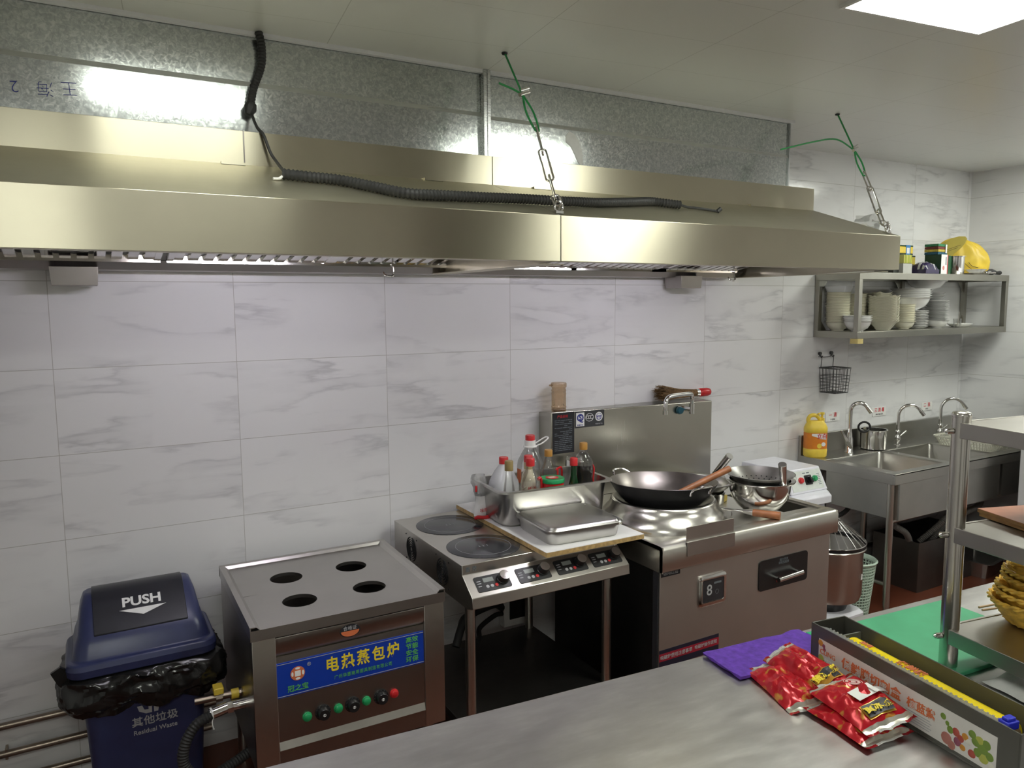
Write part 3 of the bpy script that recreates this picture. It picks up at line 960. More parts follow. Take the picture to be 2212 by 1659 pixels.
an = math.atan2(.058, .077)
nrm = Vector((0, -math.sin(an), math.cos(an)))
for i, x in enumerate((1.300, 1.468, 1.632, 1.792)):
    e = bpy.data.objects.new('control_panel', None)
    b = loft(B(), [rr(.135, .062, .007, -.001, 3), rr(.135, .062, .007, .0018, 3)])
    cp = mk('control_panel', b, 'black', t, (x - CX, -.7405 - CY, .7353), (an, 0, 0), bev=.0006)
    bpy.data.objects.remove(e)
    mk('display', box(B(), -.034, .004, .0018, .006, .021, .0024), plain('display_grey_%d' % i, (.22, .24, .23), .3), cp)
    for k, (bx, m) in enumerate(((-.026, 'ink_grey'), (-.008, 'ink_grey'), (.010, 'red'))):
        mk('button', lathe(B(), [(0, 0), (.0065, 0), (.006, .0016), (0, .0018)], 14), m, cp, (bx, -.014, .0018))
    mk('legend', box(box(box(B(), -.060, .010, .0018, -.045, .013, .0021), -.060, .001, .0018, -.045, .004, .0021), -.060, -.010, .0018, -.047, -.007, .0021), 'ink_grey', cp)
    kb = mk('knob', lathe(B(), [(0, 0), (.0225, 0), (.0225, .003), (.021, .004), (.020, .024), (.0185, .026)], 28), 'black', cp, (.042, .004, .0018))
    mk('knob_face', lathe(B(), [(0, .0255), (.0185, .0258), (.0185, .0265), (0, .0268)], 28), 'chrome', kb)
text('lettering', '盾 克', .020, t, (x0 + .035 - CX, -.7018 - CY, .781), (R(93), 0, 0), 'ink_dim')
for y in (-.235, -.535):          # round fan grilles on the left side
    b = B()
    for r_ in (.012, .021, .030, .039, .048):
        for a0, a1 in ((100, 255), (280, 435)):
            pts = [(0, r_ * math.cos(R(a0 + (a1 - a0) * k / 10)), r_ * math.sin(R(a0 + (a1 - a0) * k / 10))) for k in range(11)]
            tube(b, pts, .0022, 4)
    for yy, z_ in ((-.055, .05), (.055, .05), (-.055, -.05), (.055, -.05)):
        cyl(b, (-.001, yy, z_), (.001, yy, z_), .003, n=8)
    mk('fan_grille', b, 'darkin', t, (x0 - .0008 - CX, y - CY, .728))
for lx, ly in ((1.235, -.69), (1.838, -.69), (1.235, -.09), (1.838, -.09)):
    mk('leg', cyl(B(), (lx - CX, ly - CY, 0), (lx - CX, ly - CY, .657), .019), 'steel', t)
b = box(B(), 1.205 - CX, -.715 - CY, .170, 1.862 - CX, -.06 - CY, .200)
mk('undershelf', b, 'grease', t, bev=.002)

# power socket and cable under the cooktop
t = thing('power_socket', 'white surface socket box low on the wall under the cooktop', 'socket', (1.800, -.001, .205))
mk('box', box(B(), -.075, -.052, 0, .075, 0, .20), 'white', t, bev=.004)
mk('cover', box(B(), -.045, -.056, .035, .052, -.050, .165), 'black', t, bev=.002)
b = tube(B(), cr([(1.725, -.035, .30), (1.655, -.08, .345), (1.51, -.10, .325), (1.47, -.12, .285), (1.43, -.15, .225)], 8), .018, 10)
tube(b, cr([(1.728, -.035, .27), (1.66, -.08, .29), (1.57, -.11, .265), (1.55, -.14, .235), (1.52, -.16, .222)], 8), .011, 10)
solo('power_lead', b, 'rubber', 'thick black lead running from the socket under the cooktop', 'cable')
b = B()
g = []
for i in range(9):
    row = []
    for j in range(9):
        u, v = i / 8, j / 8
        row.append(b.verts.new((.20 * (u - .5), .26 * (v - .5), .004 + .035 * math.sin(PI * u) * math.sin(PI * v) + .012 * abs(noise.noise((u * 6, v * 6, 0))))))
    g.append(row)
for i in range(8):
    for j in range(8):
        f = quad(b, (g[i][j], g[i + 1][j], g[i + 1][j + 1], g[i][j + 1])); f.material_index = 0 if j > 5 else (1 if j > 3 else 2)
solo('snack_bag', b, ['yellow', 'red', 'paper'], 'yellow, red and white bag lying on the floor beside the wok range', 'bag', (1.885, -.50, .0), 8)

# ------------------------------------------------------------------ white board across cooktop and range
b = box(B(), -.222, -.382, 0, .222, .382, .0185)
o = solo('cutting_board', b, 'laminate', 'white board with bamboo edges bridging cooktop and wok range', 'board', (1.722, -.407, .8025), -.6)
b = B()
for x0, y0, x1, y1 in ((-.2225, -.3825, .2225, -.3805), (-.2225, -.3805, -.2205, .3825), (.2205, -.3805, .2225, .3825)):
    box(b, x0, y0, -.0002, x1, y1, .0165)
mk('bamboo_edge', b, 'bamboo', o, label='bamboo edge')

BT = .8212      # top of the board
# deep pan
t = thing('food_pan', 'deep stainless food pan holding the sauce bottles on the white board', 'food pan', (1.756, -.338, BT), -4.2)
b = loft(B(), [rr(.455, .250, .045, 0, 6), rr(.480, .275, .055, .012, 6), rr(.498, .292, .05, .135, 6), rr(.502, .296, .05, .146, 6), rr(.524, .318, .035, .148, 6), rr(.526, .320, .035, .144, 6),
               rr(.530, .324, .035, .144, 6), rr(.528, .322, .035, .151, 6), rr(.498, .292, .048, .150, 6), rr(.494, .288, .048, .135, 6), rr(.474, .270, .05, .015, 6), rr(.450, .246, .04, .004, 6)])
mk('pan', b, 'pan', t, smooth=45)
# shallow lidded pan
t = thing('lidded_pan', 'shallow stainless pan with a fitted lid at the front of the white board', 'lidded pan', (1.708, -.612, BT), -4.0)
b = loft(B(), [rr(.300, .262, .035, 0, 6), rr(.312, .274, .04, .008, 6), rr(.322, .284, .04, .046, 6), rr(.332, .294, .04, .048, 6), rr(.332, .294, .04, .050, 6), rr(.30, .262, .03, .049, 6)])
mk('pan', b, 'pan', t, smooth=45)
b = loft(B(), [rr(.338, .300, .04, .047, 6), rr(.340, .302, .04, .056, 6), rr(.334, .296, .04, .0605, 6), rr(.318, .280, .035, .059, 6), rr(.306, .268, .03, .066, 6), rr(.290, .252, .03, .0675, 6)])
mk('lid', b, 'pan', t, smooth=40)
mk('lid_mark', lathe(B(), [(0, .0), (.008, .0), (.006, .0012), (0, .0015)], 14), 'chrome', t, (.135, .10, .0674))

PZ = BT + .0045
def bottle(name, label, cat, x, y, parts, z=PZ, rz=0, group=None):
    t = thing(name, label, cat, (x, y, z), rz, group)
    for nm, prof, mat, *ex in parts:
        mk(nm, lathe(B(), prof, 28), mat, t, smooth=50, label=ex[0] if ex else None)
    return t
def cap(r, z0, z1): return [(0, z0), (r, z0), (r, z1 - .003), (r - .002, z1), (0, z1)]

bottle('vinegar_jug', 'white plastic jug with a red cap at the front left of the deep pan', 'jug', 1.593, -.300, [
    ('body', [(0, 0), (.060, 0), (.065, .008), (.065, .045), (.0625, .050), (.065, .055), (.065, .088), (.0625, .093), (.065, .098), (.0655, .130), (.060, .152), (.040, .190), (.021, .215), (.018, .222), (.018, .226), (0, .226)], 'milky'),
    ('cap', cap(.0195, .222, .250), 'red', 'red cap')])
bottle('sauce_bottle', 'slim clear bottle with an olive gold cap in front of the white jug', 'bottle', 1.556, -.410, [
    ('body', [(0, 0), (.026, 0), (.028, .006), (.0285, .07), (.024, .13), (.017, .18), (.0135, .215), (.0135, .222), (0, .222)], 'clear'),
    ('liquid', [(0, .004), (.025, .004), (.026, .055), (0, .055)], plain('thin_dark_sauce', (.10, .09, .085), .2)),
    ('cap', cap(.0175, .218, .258), 'olive', 'olive gold cap')])
t = bottle('oil_jug', 'large clear oil jug with red cap and white carry loop in the deep pan', 'oil jug', 1.748, -.258, [
    ('body', [(0, 0), (.054, 0), (.058, .006), (.058, .05), (.055, .056), (.058, .062), (.058, .12), (.055, .126), (.058, .132), (.058, .185), (.054, .210), (.036, .245), (.022, .268), (.020, .285), (0, .285)], 'clear'),
    ('neck_ring', [(0, .270), (.030, .270), (.030, .274), (.024, .276), (.0235, .300), (0, .300)], 'white'),
    ('cap', cap(.021, .300, .322), 'red', 'red cap')])
b = tube(B(), cr([(.018, -.018, .274), (.05, -.02, .285), (.082, -.012, .300), (.090, .004, .304), (.080, .014, .300), (.05, .018, .285), (.018, .016, .274)], 5), .0034, 6)
mk('carry_loop', b, 'white', t)
b = B()
prism(b, [(-.0585, .12), (-.0585, .18), (-.0575, .18), (-.0575, .12)], 'y', -.02, .012)
mk('label_patch', b, 'ink_orange', t)
t = bottle('sauce_bottle', 'cream labelled sauce bottle with a red cap among the bottles in the deep pan', 'bottle', 1.683, -.350, [
    ('body', [(0, 0), (.028, 0), (.030, .006), (.030, .15), (.026, .175), (.0175, .195), (.016, .232), (0, .232)], plain('cream_sauce', (.62, .57, .43), .3)),
    ('neck_band', [(0, .200), (.0185, .200), (.0178, .226), (0, .226)], plain('straw_band', (.42, .33, .16), .3)),
    ('cap', cap(.0185, .228, .256), 'red', 'red cap')])
b = lathe(B(), [(.0303, .05), (.0303, .15), (.0307, .15), (.0307, .05)], 28)
mk('label_wrap', b, plain('cream_label', (.72, .68, .55), .5), t)
text('lettering', '蚝油', .022, t, (0, -.0312, .118), FRONT, 'ink_red')
t = bottle('oil_bottle', 'clear oil bottle with red cap and red side handle in the deep pan', 'bottle', 1.655, -.412, [
    ('body', [(0, 0), (.040, 0), (.043, .006), (.043, .06), (.040, .066), (.043, .072), (.043, .12), (.040, .126), (.043, .132), (.042, .155), (.030, .190), (.017, .215), (.016, .228), (0, .228)], 'clear'),
    ('liquid', [(0, .003), (.038, .003), (.0405, .008), (.0405, .070), (0, .070)], plain('amber_oil', (.36, .22, .12), .2)),
    ('cap', cap(.0185, .226, .258), 'red', 'red cap')])
b = tube(B(), cr([(.036, 0, .165), (.050, .002, .168), (.055, .002, .14), (.056, .002, .09), (.055, .002, .04), (.042, 0, .03)], 5), .0065, 8)
mk('handle', b, 'red', t, label='red handle')
t = bottle('oil_bottle', 'clear bottle with an ochre cap and red handle behind the green-lidded tin', 'bottle', 1.786, -.345, [
    ('body', [(0, 0), (.034, 0), (.036, .006), (.036, .16), (.034, .185), (.022, .215), (.0145, .232), (.0145, .245), (0, .245)], 'clear'),
    ('liquid', [(0, .003), (.032, .003), (.0335, .008), (.0335, .085), (0, .085)], plain('dark_vinegar', (.05, .028, .018), .15)),
    ('cap', cap(.0175, .240, .268), 'ochre', 'ochre cap')])
b = tube(B(), cr([(.036, 0, .175), (.052, -.004, .185), (.064, -.004, .180), (.066, -.004, .13), (.065, -.004, .08)], 5), .0045, 7)
tube(b, [(.045, -.002, .18), (.043, -.002, .08)], .0045, 7)
mk('handle', b, 'red', t, label='red handle')
t = bottle('spice_tin', 'yellow and red tin with a green lid at the front of the deep pan', 'tin', 1.764, -.408, [
    ('body', [(0, 0), (.048, 0), (.048, .150), (0, .150)], 'yellow'),
    ('red_band', [(.0482, .128), (.0482, .148), (.0486, .148), (.0486, .128)], 'red'),
    ('lid', [(0, .150), (.0515, .146), (.0520, .160), (.050, .163), (.046, .162), (0, .1625)], 'green', 'green lid')])
mk('lid_print', lathe(B(), [(0, .1632), (.030, .1632), (.030, .1636), (0, .1638)], 6), 'ink_red', t)
mk('lid_print_centre', box(B(), -.016, -.010, .1638, .016, .012, .1642), 'cream', t)
for i, (zz_, hw_) in enumerate(((.112, .028), (.102, .034), (.090, .030))):
    b = B()
    tube(b, [(.0484 * math.sin(a), -.0484 * math.cos(a), zz_) for a in [(-.6 + 1.2 * k / 8) * hw_ / .034 for k in range(9)]], .0012, 4)
    mk('print_line', b, 'ink_orange', t)
t = bottle('sauce_bottle', 'dark green glass bottle with a red cap right of the green-lidded tin', 'bottle', 1.880, -.398, [
    ('body', [(0, 0), (.026, 0), (.028, .005), (.028, .090), (.020, .125), (.0135, .155), (.0130, .215), (0, .215)], plain('dark_green_glass', (.008, .040, .014), .08)),
    ('cap', cap(.0165, .200, .232), 'red', 'red cap')])
t = bottle('soy_bottle', 'waisted bottle of black soy sauce with ochre cap in the deep pan', 'bottle', 1.946, -.375, [
    ('body', [(0, 0), (.040, 0), (.042, .006), (.042, .055), (.035, .075), (.041, .095), (.042, .115), (.036, .140), (.042, .160), (.042, .205), (.030, .232), (.015, .250), (.0145, .262), (0, .262)], 'clear'),
    ('liquid', [(0, .003), (.0385, .003), (.0405, .008), (.0405, .054), (.0335, .075), (.0395, .095), (.0405, .115), (.0345, .140), (.0405, .160), (.0405, .192), (0, .192)], 'soy'),
    ('cap', cap(.0175, .258, .288), 'ochre', 'ochre cap')])
b = tube(B(), cr([(.037, -.014, .190), (.046, -.014, .17), (.042, -.014, .125), (.046, -.014, .08), (.040, -.012, .05)], 5), .0040, 7)
mk('handle', b, 'red', t, label='red handle')
t = bottle('steel_canister', 'steel canister with a clear domed lid between the bottles and the range backsplash', 'canister', 2.03, -.185, [
    ('body', [(0, 0), (.040, 0), (.042, .003), (.042, .150), (.0435, .152), (.0435, .156), (.042, .158), (.042, .205), (0, .205)], 'chrome'),
    ('lid', [(.043, .205), (.044, .211), (.034, .224), (.012, .231), (.006, .232), (0, .232)], 'clear')], z=.792)

# bag of seasoning left of the pan
b = B()
g = []
for i in range(13):
    row = []
    for j in range(15):
        a = 2 * PI * j / 15
        v = i / 12
        r_ = (.030, .034, .034, .032, .031, .030, .031, .033, .034, .035, .036, .034, .030)[i]
        f = 1 + .22 * noise.noise((math.cos(a) * 2, math.sin(a) * 2, v * 5))
        row.append(b.verts.new((r_ * math.cos(a) * f + .010 * math.sin(v * 5), r_ * .75 * math.sin(a) * f, .006 + .175 * v)))
    g.append(row)
for i in range(12):
    for j in range(15):
        f = quad(b, (g[i][j], g[i][(j + 1) % 15], g[i + 1][(j + 1) % 15], g[i + 1][j])); f.material_index = 1 if i >= 6 else 0
quad(b, g[0][::-1])
t = thing('seasoning_bag', 'half empty clear bag of white seasoning with red print left of the deep pan', 'bag', (1.507, -.255, BT), 0)
mk('bag', b, ['paper', 'cfoil'], t, smooth=60)
b = B()
tube(b, cr([(-.036, -.02, .004), (-.03, -.032, .010), (0, -.038, .006), (.03, -.036, .008)], 5), .008, 7)
mk('red_hem', b, 'red', t)
b = tube(B(), [(-.032, -.02, .115), (-.030, -.018, .140)], .005, 6)
mk('clip', b, 'red', t)
text('lettering', '味精', .020, t, (-.002, -.0335, .035), FRONT, 'ink_red')

# ------------------------------------------------------------------ wok range with backsplash
GX, GY = 2.45, -.45
t = thing('wok_range', 'stainless induction wok range with tall backsplash and drop front', 'range', (GX, GY, 0), 0)
def L(b): return xf(b, (-GX, -GY, 0))
gx0, gx1 = 1.945, 2.955
b = B()
box(b, gx0 + .020, -.850, .11, gx0 + .024, -.12, .70); box(b, gx1 - .018, -.850, .11, gx1 - .014, -.12, .70)
box(b, gx0 + .024, -.125, .11, gx1 - .018, -.12, .70); box(b, gx0 + .024, -.845, .11, gx1 - .018, -.125, .115)
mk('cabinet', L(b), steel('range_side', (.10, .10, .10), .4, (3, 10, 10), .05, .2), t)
b = box(B(), gx0 + .012, -.868, .11, gx1 - .016, -.850, .700)
mk('front_panel', L(b), steel('range_front', (.54, .505, .47), .44, (1.5, 30, 60), .02, .06), t, bev=.001)
mk('side_strip', L(box(B(), gx0 + .006, -.862, .11, gx0 + .0118, -.835, .695)), 'glassblack', t)
b = B()     # worktop: recessed deck with a rounded raised front edge
prism(b, [(-.890, .692), (-.896, .698), (-.896, .776), (-.890, .788), (-.880, .7935), (-.835, .7935), (-.815, .784), (-.815, .778), (-.872, .778), (-.878, .774), (-.878, .692)], 'x', gx0, gx1)
# deck with a round opening for the hob well and a rectangular sink hole at the right
for x0_, x1_, y0_, y1_ in ((gx0, 2.745, -.815, -.112), (2.745, 2.915, -.815, -.775), (2.745, 2.915, -.42, -.112), (2.915, gx1, -.815, -.112)):
    box(b, x0_, y0_, .778, x1_, y1_, .784)
for x0_, x1_ in ((gx0, gx0 + .012), (gx1 - .035, gx1)):
    prism(b, [(x0_, .784), (x0_, .7925), (x1_, .7925), (x1_, .784)], 'y', -.835, -.112)
prism(b, [(gx0, .690), (gx0, .7920), (gx0 + .004, .7920), (gx0 + .004, .690)], 'y', -.8945, -.112)
prism(b, [(gx1 - .004, .690), (gx1 - .004, .7920), (gx1, .7920), (gx1, .690)], 'y', -.8945, -.112)
mk('worktop', L(b), steel('range_top', (.62, .60, .55), .36, (2, 30, 40), .02, .08), t, smooth=50)
b = B()
box(b, 2.745, -.775, .66, 2.749, -.42, .783); box(b, 2.911, -.775, .66, 2.915, -.42, .783)
box(b, 2.749, -.775, .66, 2.911, -.771, .783); box(b, 2.749, -.424, .66, 2.911, -.42, .783); box(b, 2.749, -.771, .66, 2.911, -.424, .664)
mk('drain_basin', L(b), 'sink', t)
# hob collar
kx, ky = 2.222, -.575
b = lathe(B(), [(.272, .784), (.270, .800), (.262, .818), (.246, .836), (.232, .850), (.226, .866), (.222, .878), (.216, .884), (.206, .884), (.200, .874), (.17, .845), (.10, .825), (0, .82)], 56, kx, ky)
mk('hob_collar', L(b), 'collar', t, smooth=60)
b = B()
n = 16
arc = [(kx + .288 * math.cos(a), ky + .288 * math.sin(a)) for a in [R(-108 + 70 * k / n) for k in range(n + 1)]]
loft(b, [[(x, y, .785) for x, y in arc], [(x, y, .828) for x, y in arc]], closed=False, cap0=False, cap1=False)
o = mk('hob_guard', L(b), 'steel', t)
md = o.modifiers.new('solid', 'SOLIDIFY'); md.thickness = .002
b = box(B(), 2.065, -.892, .7945, 2.318, -.8895, .852)
box(b, 2.065, -.8995, .738, 2.318, -.897, .7945)
box(b, 2.065, -.8995, .7925, 2.318, -.8895, .7948)
mk('guard_plate', L(b), 'steel_dull', t, bev=.001)
# backsplash
b = B()
loft(b, [[(gx0 + .004, -.112, .784), (gx1, -.112, .784), (gx1, -.112, 1.196), (gx0 + .004, -.112, 1.212)], [(gx0 + .004, -.004, .784), (gx1, -.004, .784), (gx1, -.004, 1.200), (gx0 + .004, -.004, 1.202)]])
mk('backsplash', L(b), steel('backsplash_steel', (.47, .455, .405), .26, (25, 25, 2), .03, .08, .5), t, bev=.004)
# front fittings
yf = -.868
b = loft(B(), [rr(.150, .128, .018, 0), rr(.150, .128, .018, .006), rr(.138, .116, .014, .010), rr(.116, .094, .006, .010), rr(.114, .092, .006, .006)])
o = mk('control_display', xf(b, (2.228 - GX, yf - GY, .567), (R(90), 0, 0)), 'chrome', t, smooth=40)
mk('display_glass', xf(loft(B(), [rr(.112, .090, .005, .0055), rr(.112, .090, .005, .0075)]), (2.228 - GX, yf - GY, .567), (R(90), 0, 0)), 'glassblack', o)
text('digit', '8', .062, o, (2.208 - GX, yf - GY - .0078, .567), FRONT, 'ink_grey', bold=.0004)
b = B()
for x_ in (.022,): tube(b, [(2.228 - GX + x_ + .009 * math.cos(a), yf - GY - .0076, .556 + .009 * math.sin(a)) for a in [2 * PI * k / 12 for k in range(12)]], .0006, 4, loop=True)
box(b, 2.233 - GX, yf - GY - .008, .590, 2.272 - GX, yf - GY - .0074, .598)
mk('display_mark', b, 'ink_dim', o)
b = loft(B(), [rr(.300, .132, .016, 0), rr(.300, .132, .016, .004)])
o = mk('handle_plate', xf(b, (2.642 - GX, yf - GY, .567), (R(90), 0, 0)), 'black', t)
b = cyl(B(), (2.575 - GX, yf - GY - .035, .548), (2.722 - GX, yf - GY - .035, .556), .0105, n=18)
for x_ in (2.585, 2.712):
    cyl(b, (x_ - GX, yf - GY - .035, .5485 + (x_ - 2.585) * .055), (x_ - GX, yf - GY - .003, .5485 + (x_ - 2.585) * .055), .007, n=12)
mk('pull_handle', b, 'chrome', o)
mk('red_reflector', box(B(), 2.595 - GX, yf - GY - .0048, .525, 2.705 - GX, yf - GY - .0042, .545), plain('dark_red_mark', (.10, .008, .01), .4), o)
text('lettering', '磁力开关\n请轻拉轻放', .013, o, (2.64 - GX, yf - GY - .0044, .612), FRONT, 'ink_dim')
b = box(B(), 1.962 - GX, yf - GY - .0006, .664, 2.058 - GX, yf - GY, .690)
o = mk('maker_badge', b, 'ink_black', t)
text('lettering', '德玛仕厨', .019, o, (2.010 - GX, yf - GY - .001, .677), FRONT, 'ink_grey')
b = box(B(), 1.958 - GX, yf - GY - .0006, .300, 2.272 - GX, yf - GY, .372)
o = mk('warning_strip', b, plain('dark_navy_sticker', (.012, .013, .030), .4), t)
mk('red_band', box(B(), 1.958 - GX, yf - GY - .0012, .326, 2.272 - GX, yf - GY - .0006, .357), plain('dull_red_sticker', (.30, .012, .03), .4), o)
text('lettering', '电磁炉使用注意事项', .0185, o, (2.045 - GX, yf - GY - .0016, .340), FRONT, 'ink_grey')
text('lettering', '电磁炉操作须知', .0175, o, (2.200 - GX, yf - GY - .0016, .342), FRONT, 'ink_grey')
# backsplash stickers
yb = -.1125
b = box(B(), 1.958 - GX, yb - GY - .0008, 1.014, 2.078 - GX, yb - GY, 1.206)
o = mk('instruction_sticker', b, plain('black_sticker', (.013, .014, .018), .35), t)
text('lettering', '产品说明', .015, o, (2.012 - GX, yb - GY - .0012, 1.187), FRONT, plain and 'ink_red')
random.seed(3)
b = B()
for i in range(17):
    z_ = 1.170 - i * .0088
    x_ = 1.968
    while x_ < 2.062:
        l_ = random.uniform(.008, .03)
        if random.random() < .86: box(b, x_ - GX, yb - GY - .0012, z_ - .0014, min(x_ + l_, 2.066) - GX, yb - GY - .0008, z_ + .0014)
        x_ += l_ + .003
    
ob = mk('sticker_text', b, 'ink_dim', o)
ob['kind'] = 'stuff'
b = box(B(), 2.082 - GX, yb - GY - .0008, 1.126, 2.252 - GX, yb - GY, 1.204)
o = mk('approval_sticker', b, plain('dark_grey_sticker', (.035, .037, .042), .4), t)
mk('white_field', box(B(), 2.088 - GX, yb - GY - .0014, 1.133, 2.135 - GX, yb - GY - .0008, 1.198), 'paper', o)
text('lettering', 'Q', .050, o, (2.1115 - GX, yb - GY - .0018, 1.172), FRONT, 'ink_blue', bold=.0008)
text('lettering', 'S', .034, o, (2.1115 - GX, yb - GY - .0020, 1.173), FRONT, 'ink_blue', bold=.001)
text('lettering', '质量安全', .009, o, (2.1115 - GX, yb - GY - .0018, 1.1385), FRONT, 'ink_blue')
def oval(cx, cz, a_, c_, r_, y_, m_):
    bb = tube(B(), [(cx - GX + a_ * math.cos(k), y_ - GY, cz + c_ * math.sin(k)) for k in [2 * PI * i / 28 for i in range(28)]], r_, 4, loop=True)
    return mk('ring', bb, m_, o)
oval(2.165, 1.172, .0225, .0185, .0013, yb - .0010, 'ink_white')
text('lettering', 'CCC', .024, o, (2.165 - GX, yb - GY - .0014, 1.172), FRONT, 'ink_white', spacing=.55)
b = lathe(B(), [(0, 0), (.022, 0), (.022, .0006), (0, .0006)], 28)
mk('white_disc', xf(b, (2.220 - GX, yb - GY - .0008, 1.172), (R(90), 0, 0)), 'paper', o)
oval(2.220, 1.172, .0155, .0155, .0012, yb - .0016, 'ink_blue')
b = B()
for x_, z0, z1 in ((2.2135, 1.158, 1.172), (2.2265, 1.158, 1.172)): box(b, x_ - .0018 - GX, yb - GY - .0022, z0, x_ + .0018 - GX, yb - GY - .0016, z1)
box(b, 2.207 - GX, yb - GY - .0022, 1.172, 2.233 - GX, yb - GY - .0016, 1.176)
mk('mark', b, 'ink_blue', o)
text('lettering', '中国环保产品', .007, o, (2.220 - GX, yb - GY - .0014, 1.137), FRONT, 'ink_grey')
# swing tap on the backsplash
b = B()
tube(b, cr([(2.765 - GX, -.165 - GY, 1.155), (2.765 - GX, -.165 - GY, 1.20), (2.762 - GX, -.168 - GY, 1.235), (2.740 - GX, -.178 - GY, 1.252), (2.66 - GX, -.200 - GY, 1.256), (2.57 - GX, -.226 - GY, 1.257), (2.535 - GX, -.236 - GY, 1.245), (2.525 - GX, -.240 - GY, 1.215), (2.524 - GX, -.240 - GY, 1.185)], 7), .0105, 12)
cyl(b, (2.524 - GX, -.240 - GY, 1.192), (2.524 - GX, -.240 - GY, 1.172), .0135, n=16)
cyl(b, (2.765 - GX, -.165 - GY, 1.148), (2.765 - GX, -.165 - GY, 1.20), .014, n=16)
cyl(b, (2.745 - GX, -.112 - GY, 1.172), (2.758 - GX, -.166 - GY, 1.170), .013, n=16)
o = mk('tap', b, 'chrome', t, smooth=60)
b = lathe(B(), [(0, 0), (.019, .001), (.021, .010), (.017, .020), (0, .022)], 10)
mk('tap_knob', xf(b, (2.722 - GX, -.114 - GY, 1.163), (R(90), 0, 0)), plain('teal_knob', (.02, .10, .14), .3), o)
for lx in (gx0 + .08, gx1 - .08):
    for ly in (-.80, -.17):
        mk('foot', cyl(B(), (lx - GX, ly - GY, 0), (lx - GX, ly - GY, .112), .022), 'steel', t)

# things on the ledge of the backsplash
t = thing('sauce_dispenser', 'amber plastic dispenser standing on the ledge of the range backsplash', 'dispenser', (2.018, -.072, 1.2085), 0)
mk('body', lathe(B(), [(0, 0), (.034, 0), (.036, .004), (.036, .010), (.033, .014), (.036, .018), (.036, .022), (.034, .026), (.034, .078), (.0355, .082), (.034, .086), (.034, .094), (.0355, .098), (.032, .106), (.033, .112)], 28), 'amber', t, smooth=50)
mk('lid', xf(cyl(lathe(B(), [(.036, .112), (.037, .116), (.037, .130), (.035, .134), (0, .134)], 28), (-.036, 0, .124), (-.052, 0, .124), .004, n=8), (0, 0, 0)), 'amber', t, smooth=50)
mk('sauce', lathe(B(), [(0, .003), (.031, .003), (.031, .008), (0, .008)], 24), plain('brown_sauce', (.10, .045, .015), .2), t)

t = thing('wok_brush', 'bamboo wok brush with a red handle lying on the backsplash ledge', 'brush', (2.80, -.058, 1.236), 0)
b = B()
random.seed(11)
for i in range(230):
    a, q = random.uniform(0, 2 * PI), math.sqrt(random.random())
    sy, sz = q * math.cos(a), q * math.sin(a)
    l_ = random.uniform(.86, 1.05)
    p0 = Vector((.095, sy * .017, sz * .017))
    p1 = Vector((-.02, sy * .026, sz * .024 + .003))
    p2 = Vector((-.165 * l_, sy * .046 + random.uniform(-.006, .006), sz * .040 + .014 + random.uniform(-.005, .005)))
    if p2.z < -.033: p2.z = -.033
    tube(b, [p0, p1, p2], [.0016, .0016, .0012], 4)
o = mk('bristles', b, 'brush', t, smooth=0, fix=False); o['kind'] = 'stuff'
mk('ferrule', cyl(B(), (.088, 0, 0), (.108, 0, 0), .0215), 'chrome', t)
b = B()
lathe(b, [(0, 0), (.020, 0), (.0225, .004), (.0225, .060), (.019, .076), (.010, .084), (0, .085)], 24)
mk('handle', xf(b, (.108, 0, 0), (0, R(90), 0)), 'red', t, label='red handle')

# ------------------------------------------------------------------ wok and what lies in it
WX, WY, WZ = 2.222, -.575, .884
t = thing('wok', 'black iron wok sitting in the hob collar', 'wok', (WX, WY, .8150), 0, rot=(R(-2.5), R(2.0), R(0)))
def wk(r, z): return (r, z)
prof_o = [(0, .0), (.06, .005), (.12, .022), (.165, .050), (.205, .095), (.229, .134), (.231, .137)]
prof_i = [(.229, .1385), (.226, .136), (.2025, .097), (.1625, .053), (.118, .026), (.06, .009), (0, .005)]
b = B()
lathe(b, prof_o, 56); lathe(b, [(.231, .137)] + prof_i, 56, mi=1)
bmesh.ops.remove_doubles(b, verts=b.verts, dist=1e-5)
mk('bowl', b, ['ironout', 'iron'], t, smooth=60)
for a in (100, -90):
    d = Vector((math.cos(R(a)), math.sin(R(a)), 0)); s = Vector((-d.y, d.x, 0))
    def P(u, v, z): return d * u + s * v + Vector((0, 0, z))
    pts = cr([P(.222, -.050, .112), P(.228, -.050, .128), P(.240, -.046, .140), P(.260, -.030, .150), P(.265, 0, .152), P(.260, .030, .150), P(.240, .046, .140), P(.228, .050, .128), P(.222, .050, .112)], 5)
    mk('handle', tube(B(), pts, .0048, 8), 'chrome', t)

# ------------------------------------------------------------------ utensils and bowls on the range
def stick(name, label, cat, p, q, parts, group=None):
    """a long utensil from p to q; parts: (name, fraction a, fraction b, radius a, radius b, material)"""
    p, q = Vector(p), Vector(q)
    t = thing(name, label, cat, p, 0, group)
    for nm, fa, fb, ra, rb, m in parts:
        b = cyl(B(), (q - p) * fa, (q - p) * fb, ra, rb, 18)
        mk(nm, b, m, t, smooth=50, bev=.001 if 'handle' in nm else 0)
    return t
t = stick('wok_spatula', 'wok spatula with a long round wooden handle resting in the wok', 'spatula', (2.120, -.700, .9085), (2.435, -.748, 1.012),
      [('handle', .0, 1.0, .0115, .0140, 'wood')])
b = B()
c_ = [Vector(p) - Vector((2.120, -.700, .9085)) for p in ((2.124, -.7005, .9095), (2.138, -.675, .890), (2.155, -.645, .868), (2.185, -.610, .853))]
loft(b, [[p + Vector((.86 * w_, .5 * w_, h_)) for w_, h_ in ((-hw_, 0), (hw_, 0), (hw_, .002), (-hw_, .002))] for p, hw_ in zip(c_, (.008, .010, .028, .036))])
mk('blade', b, 'iron', t)

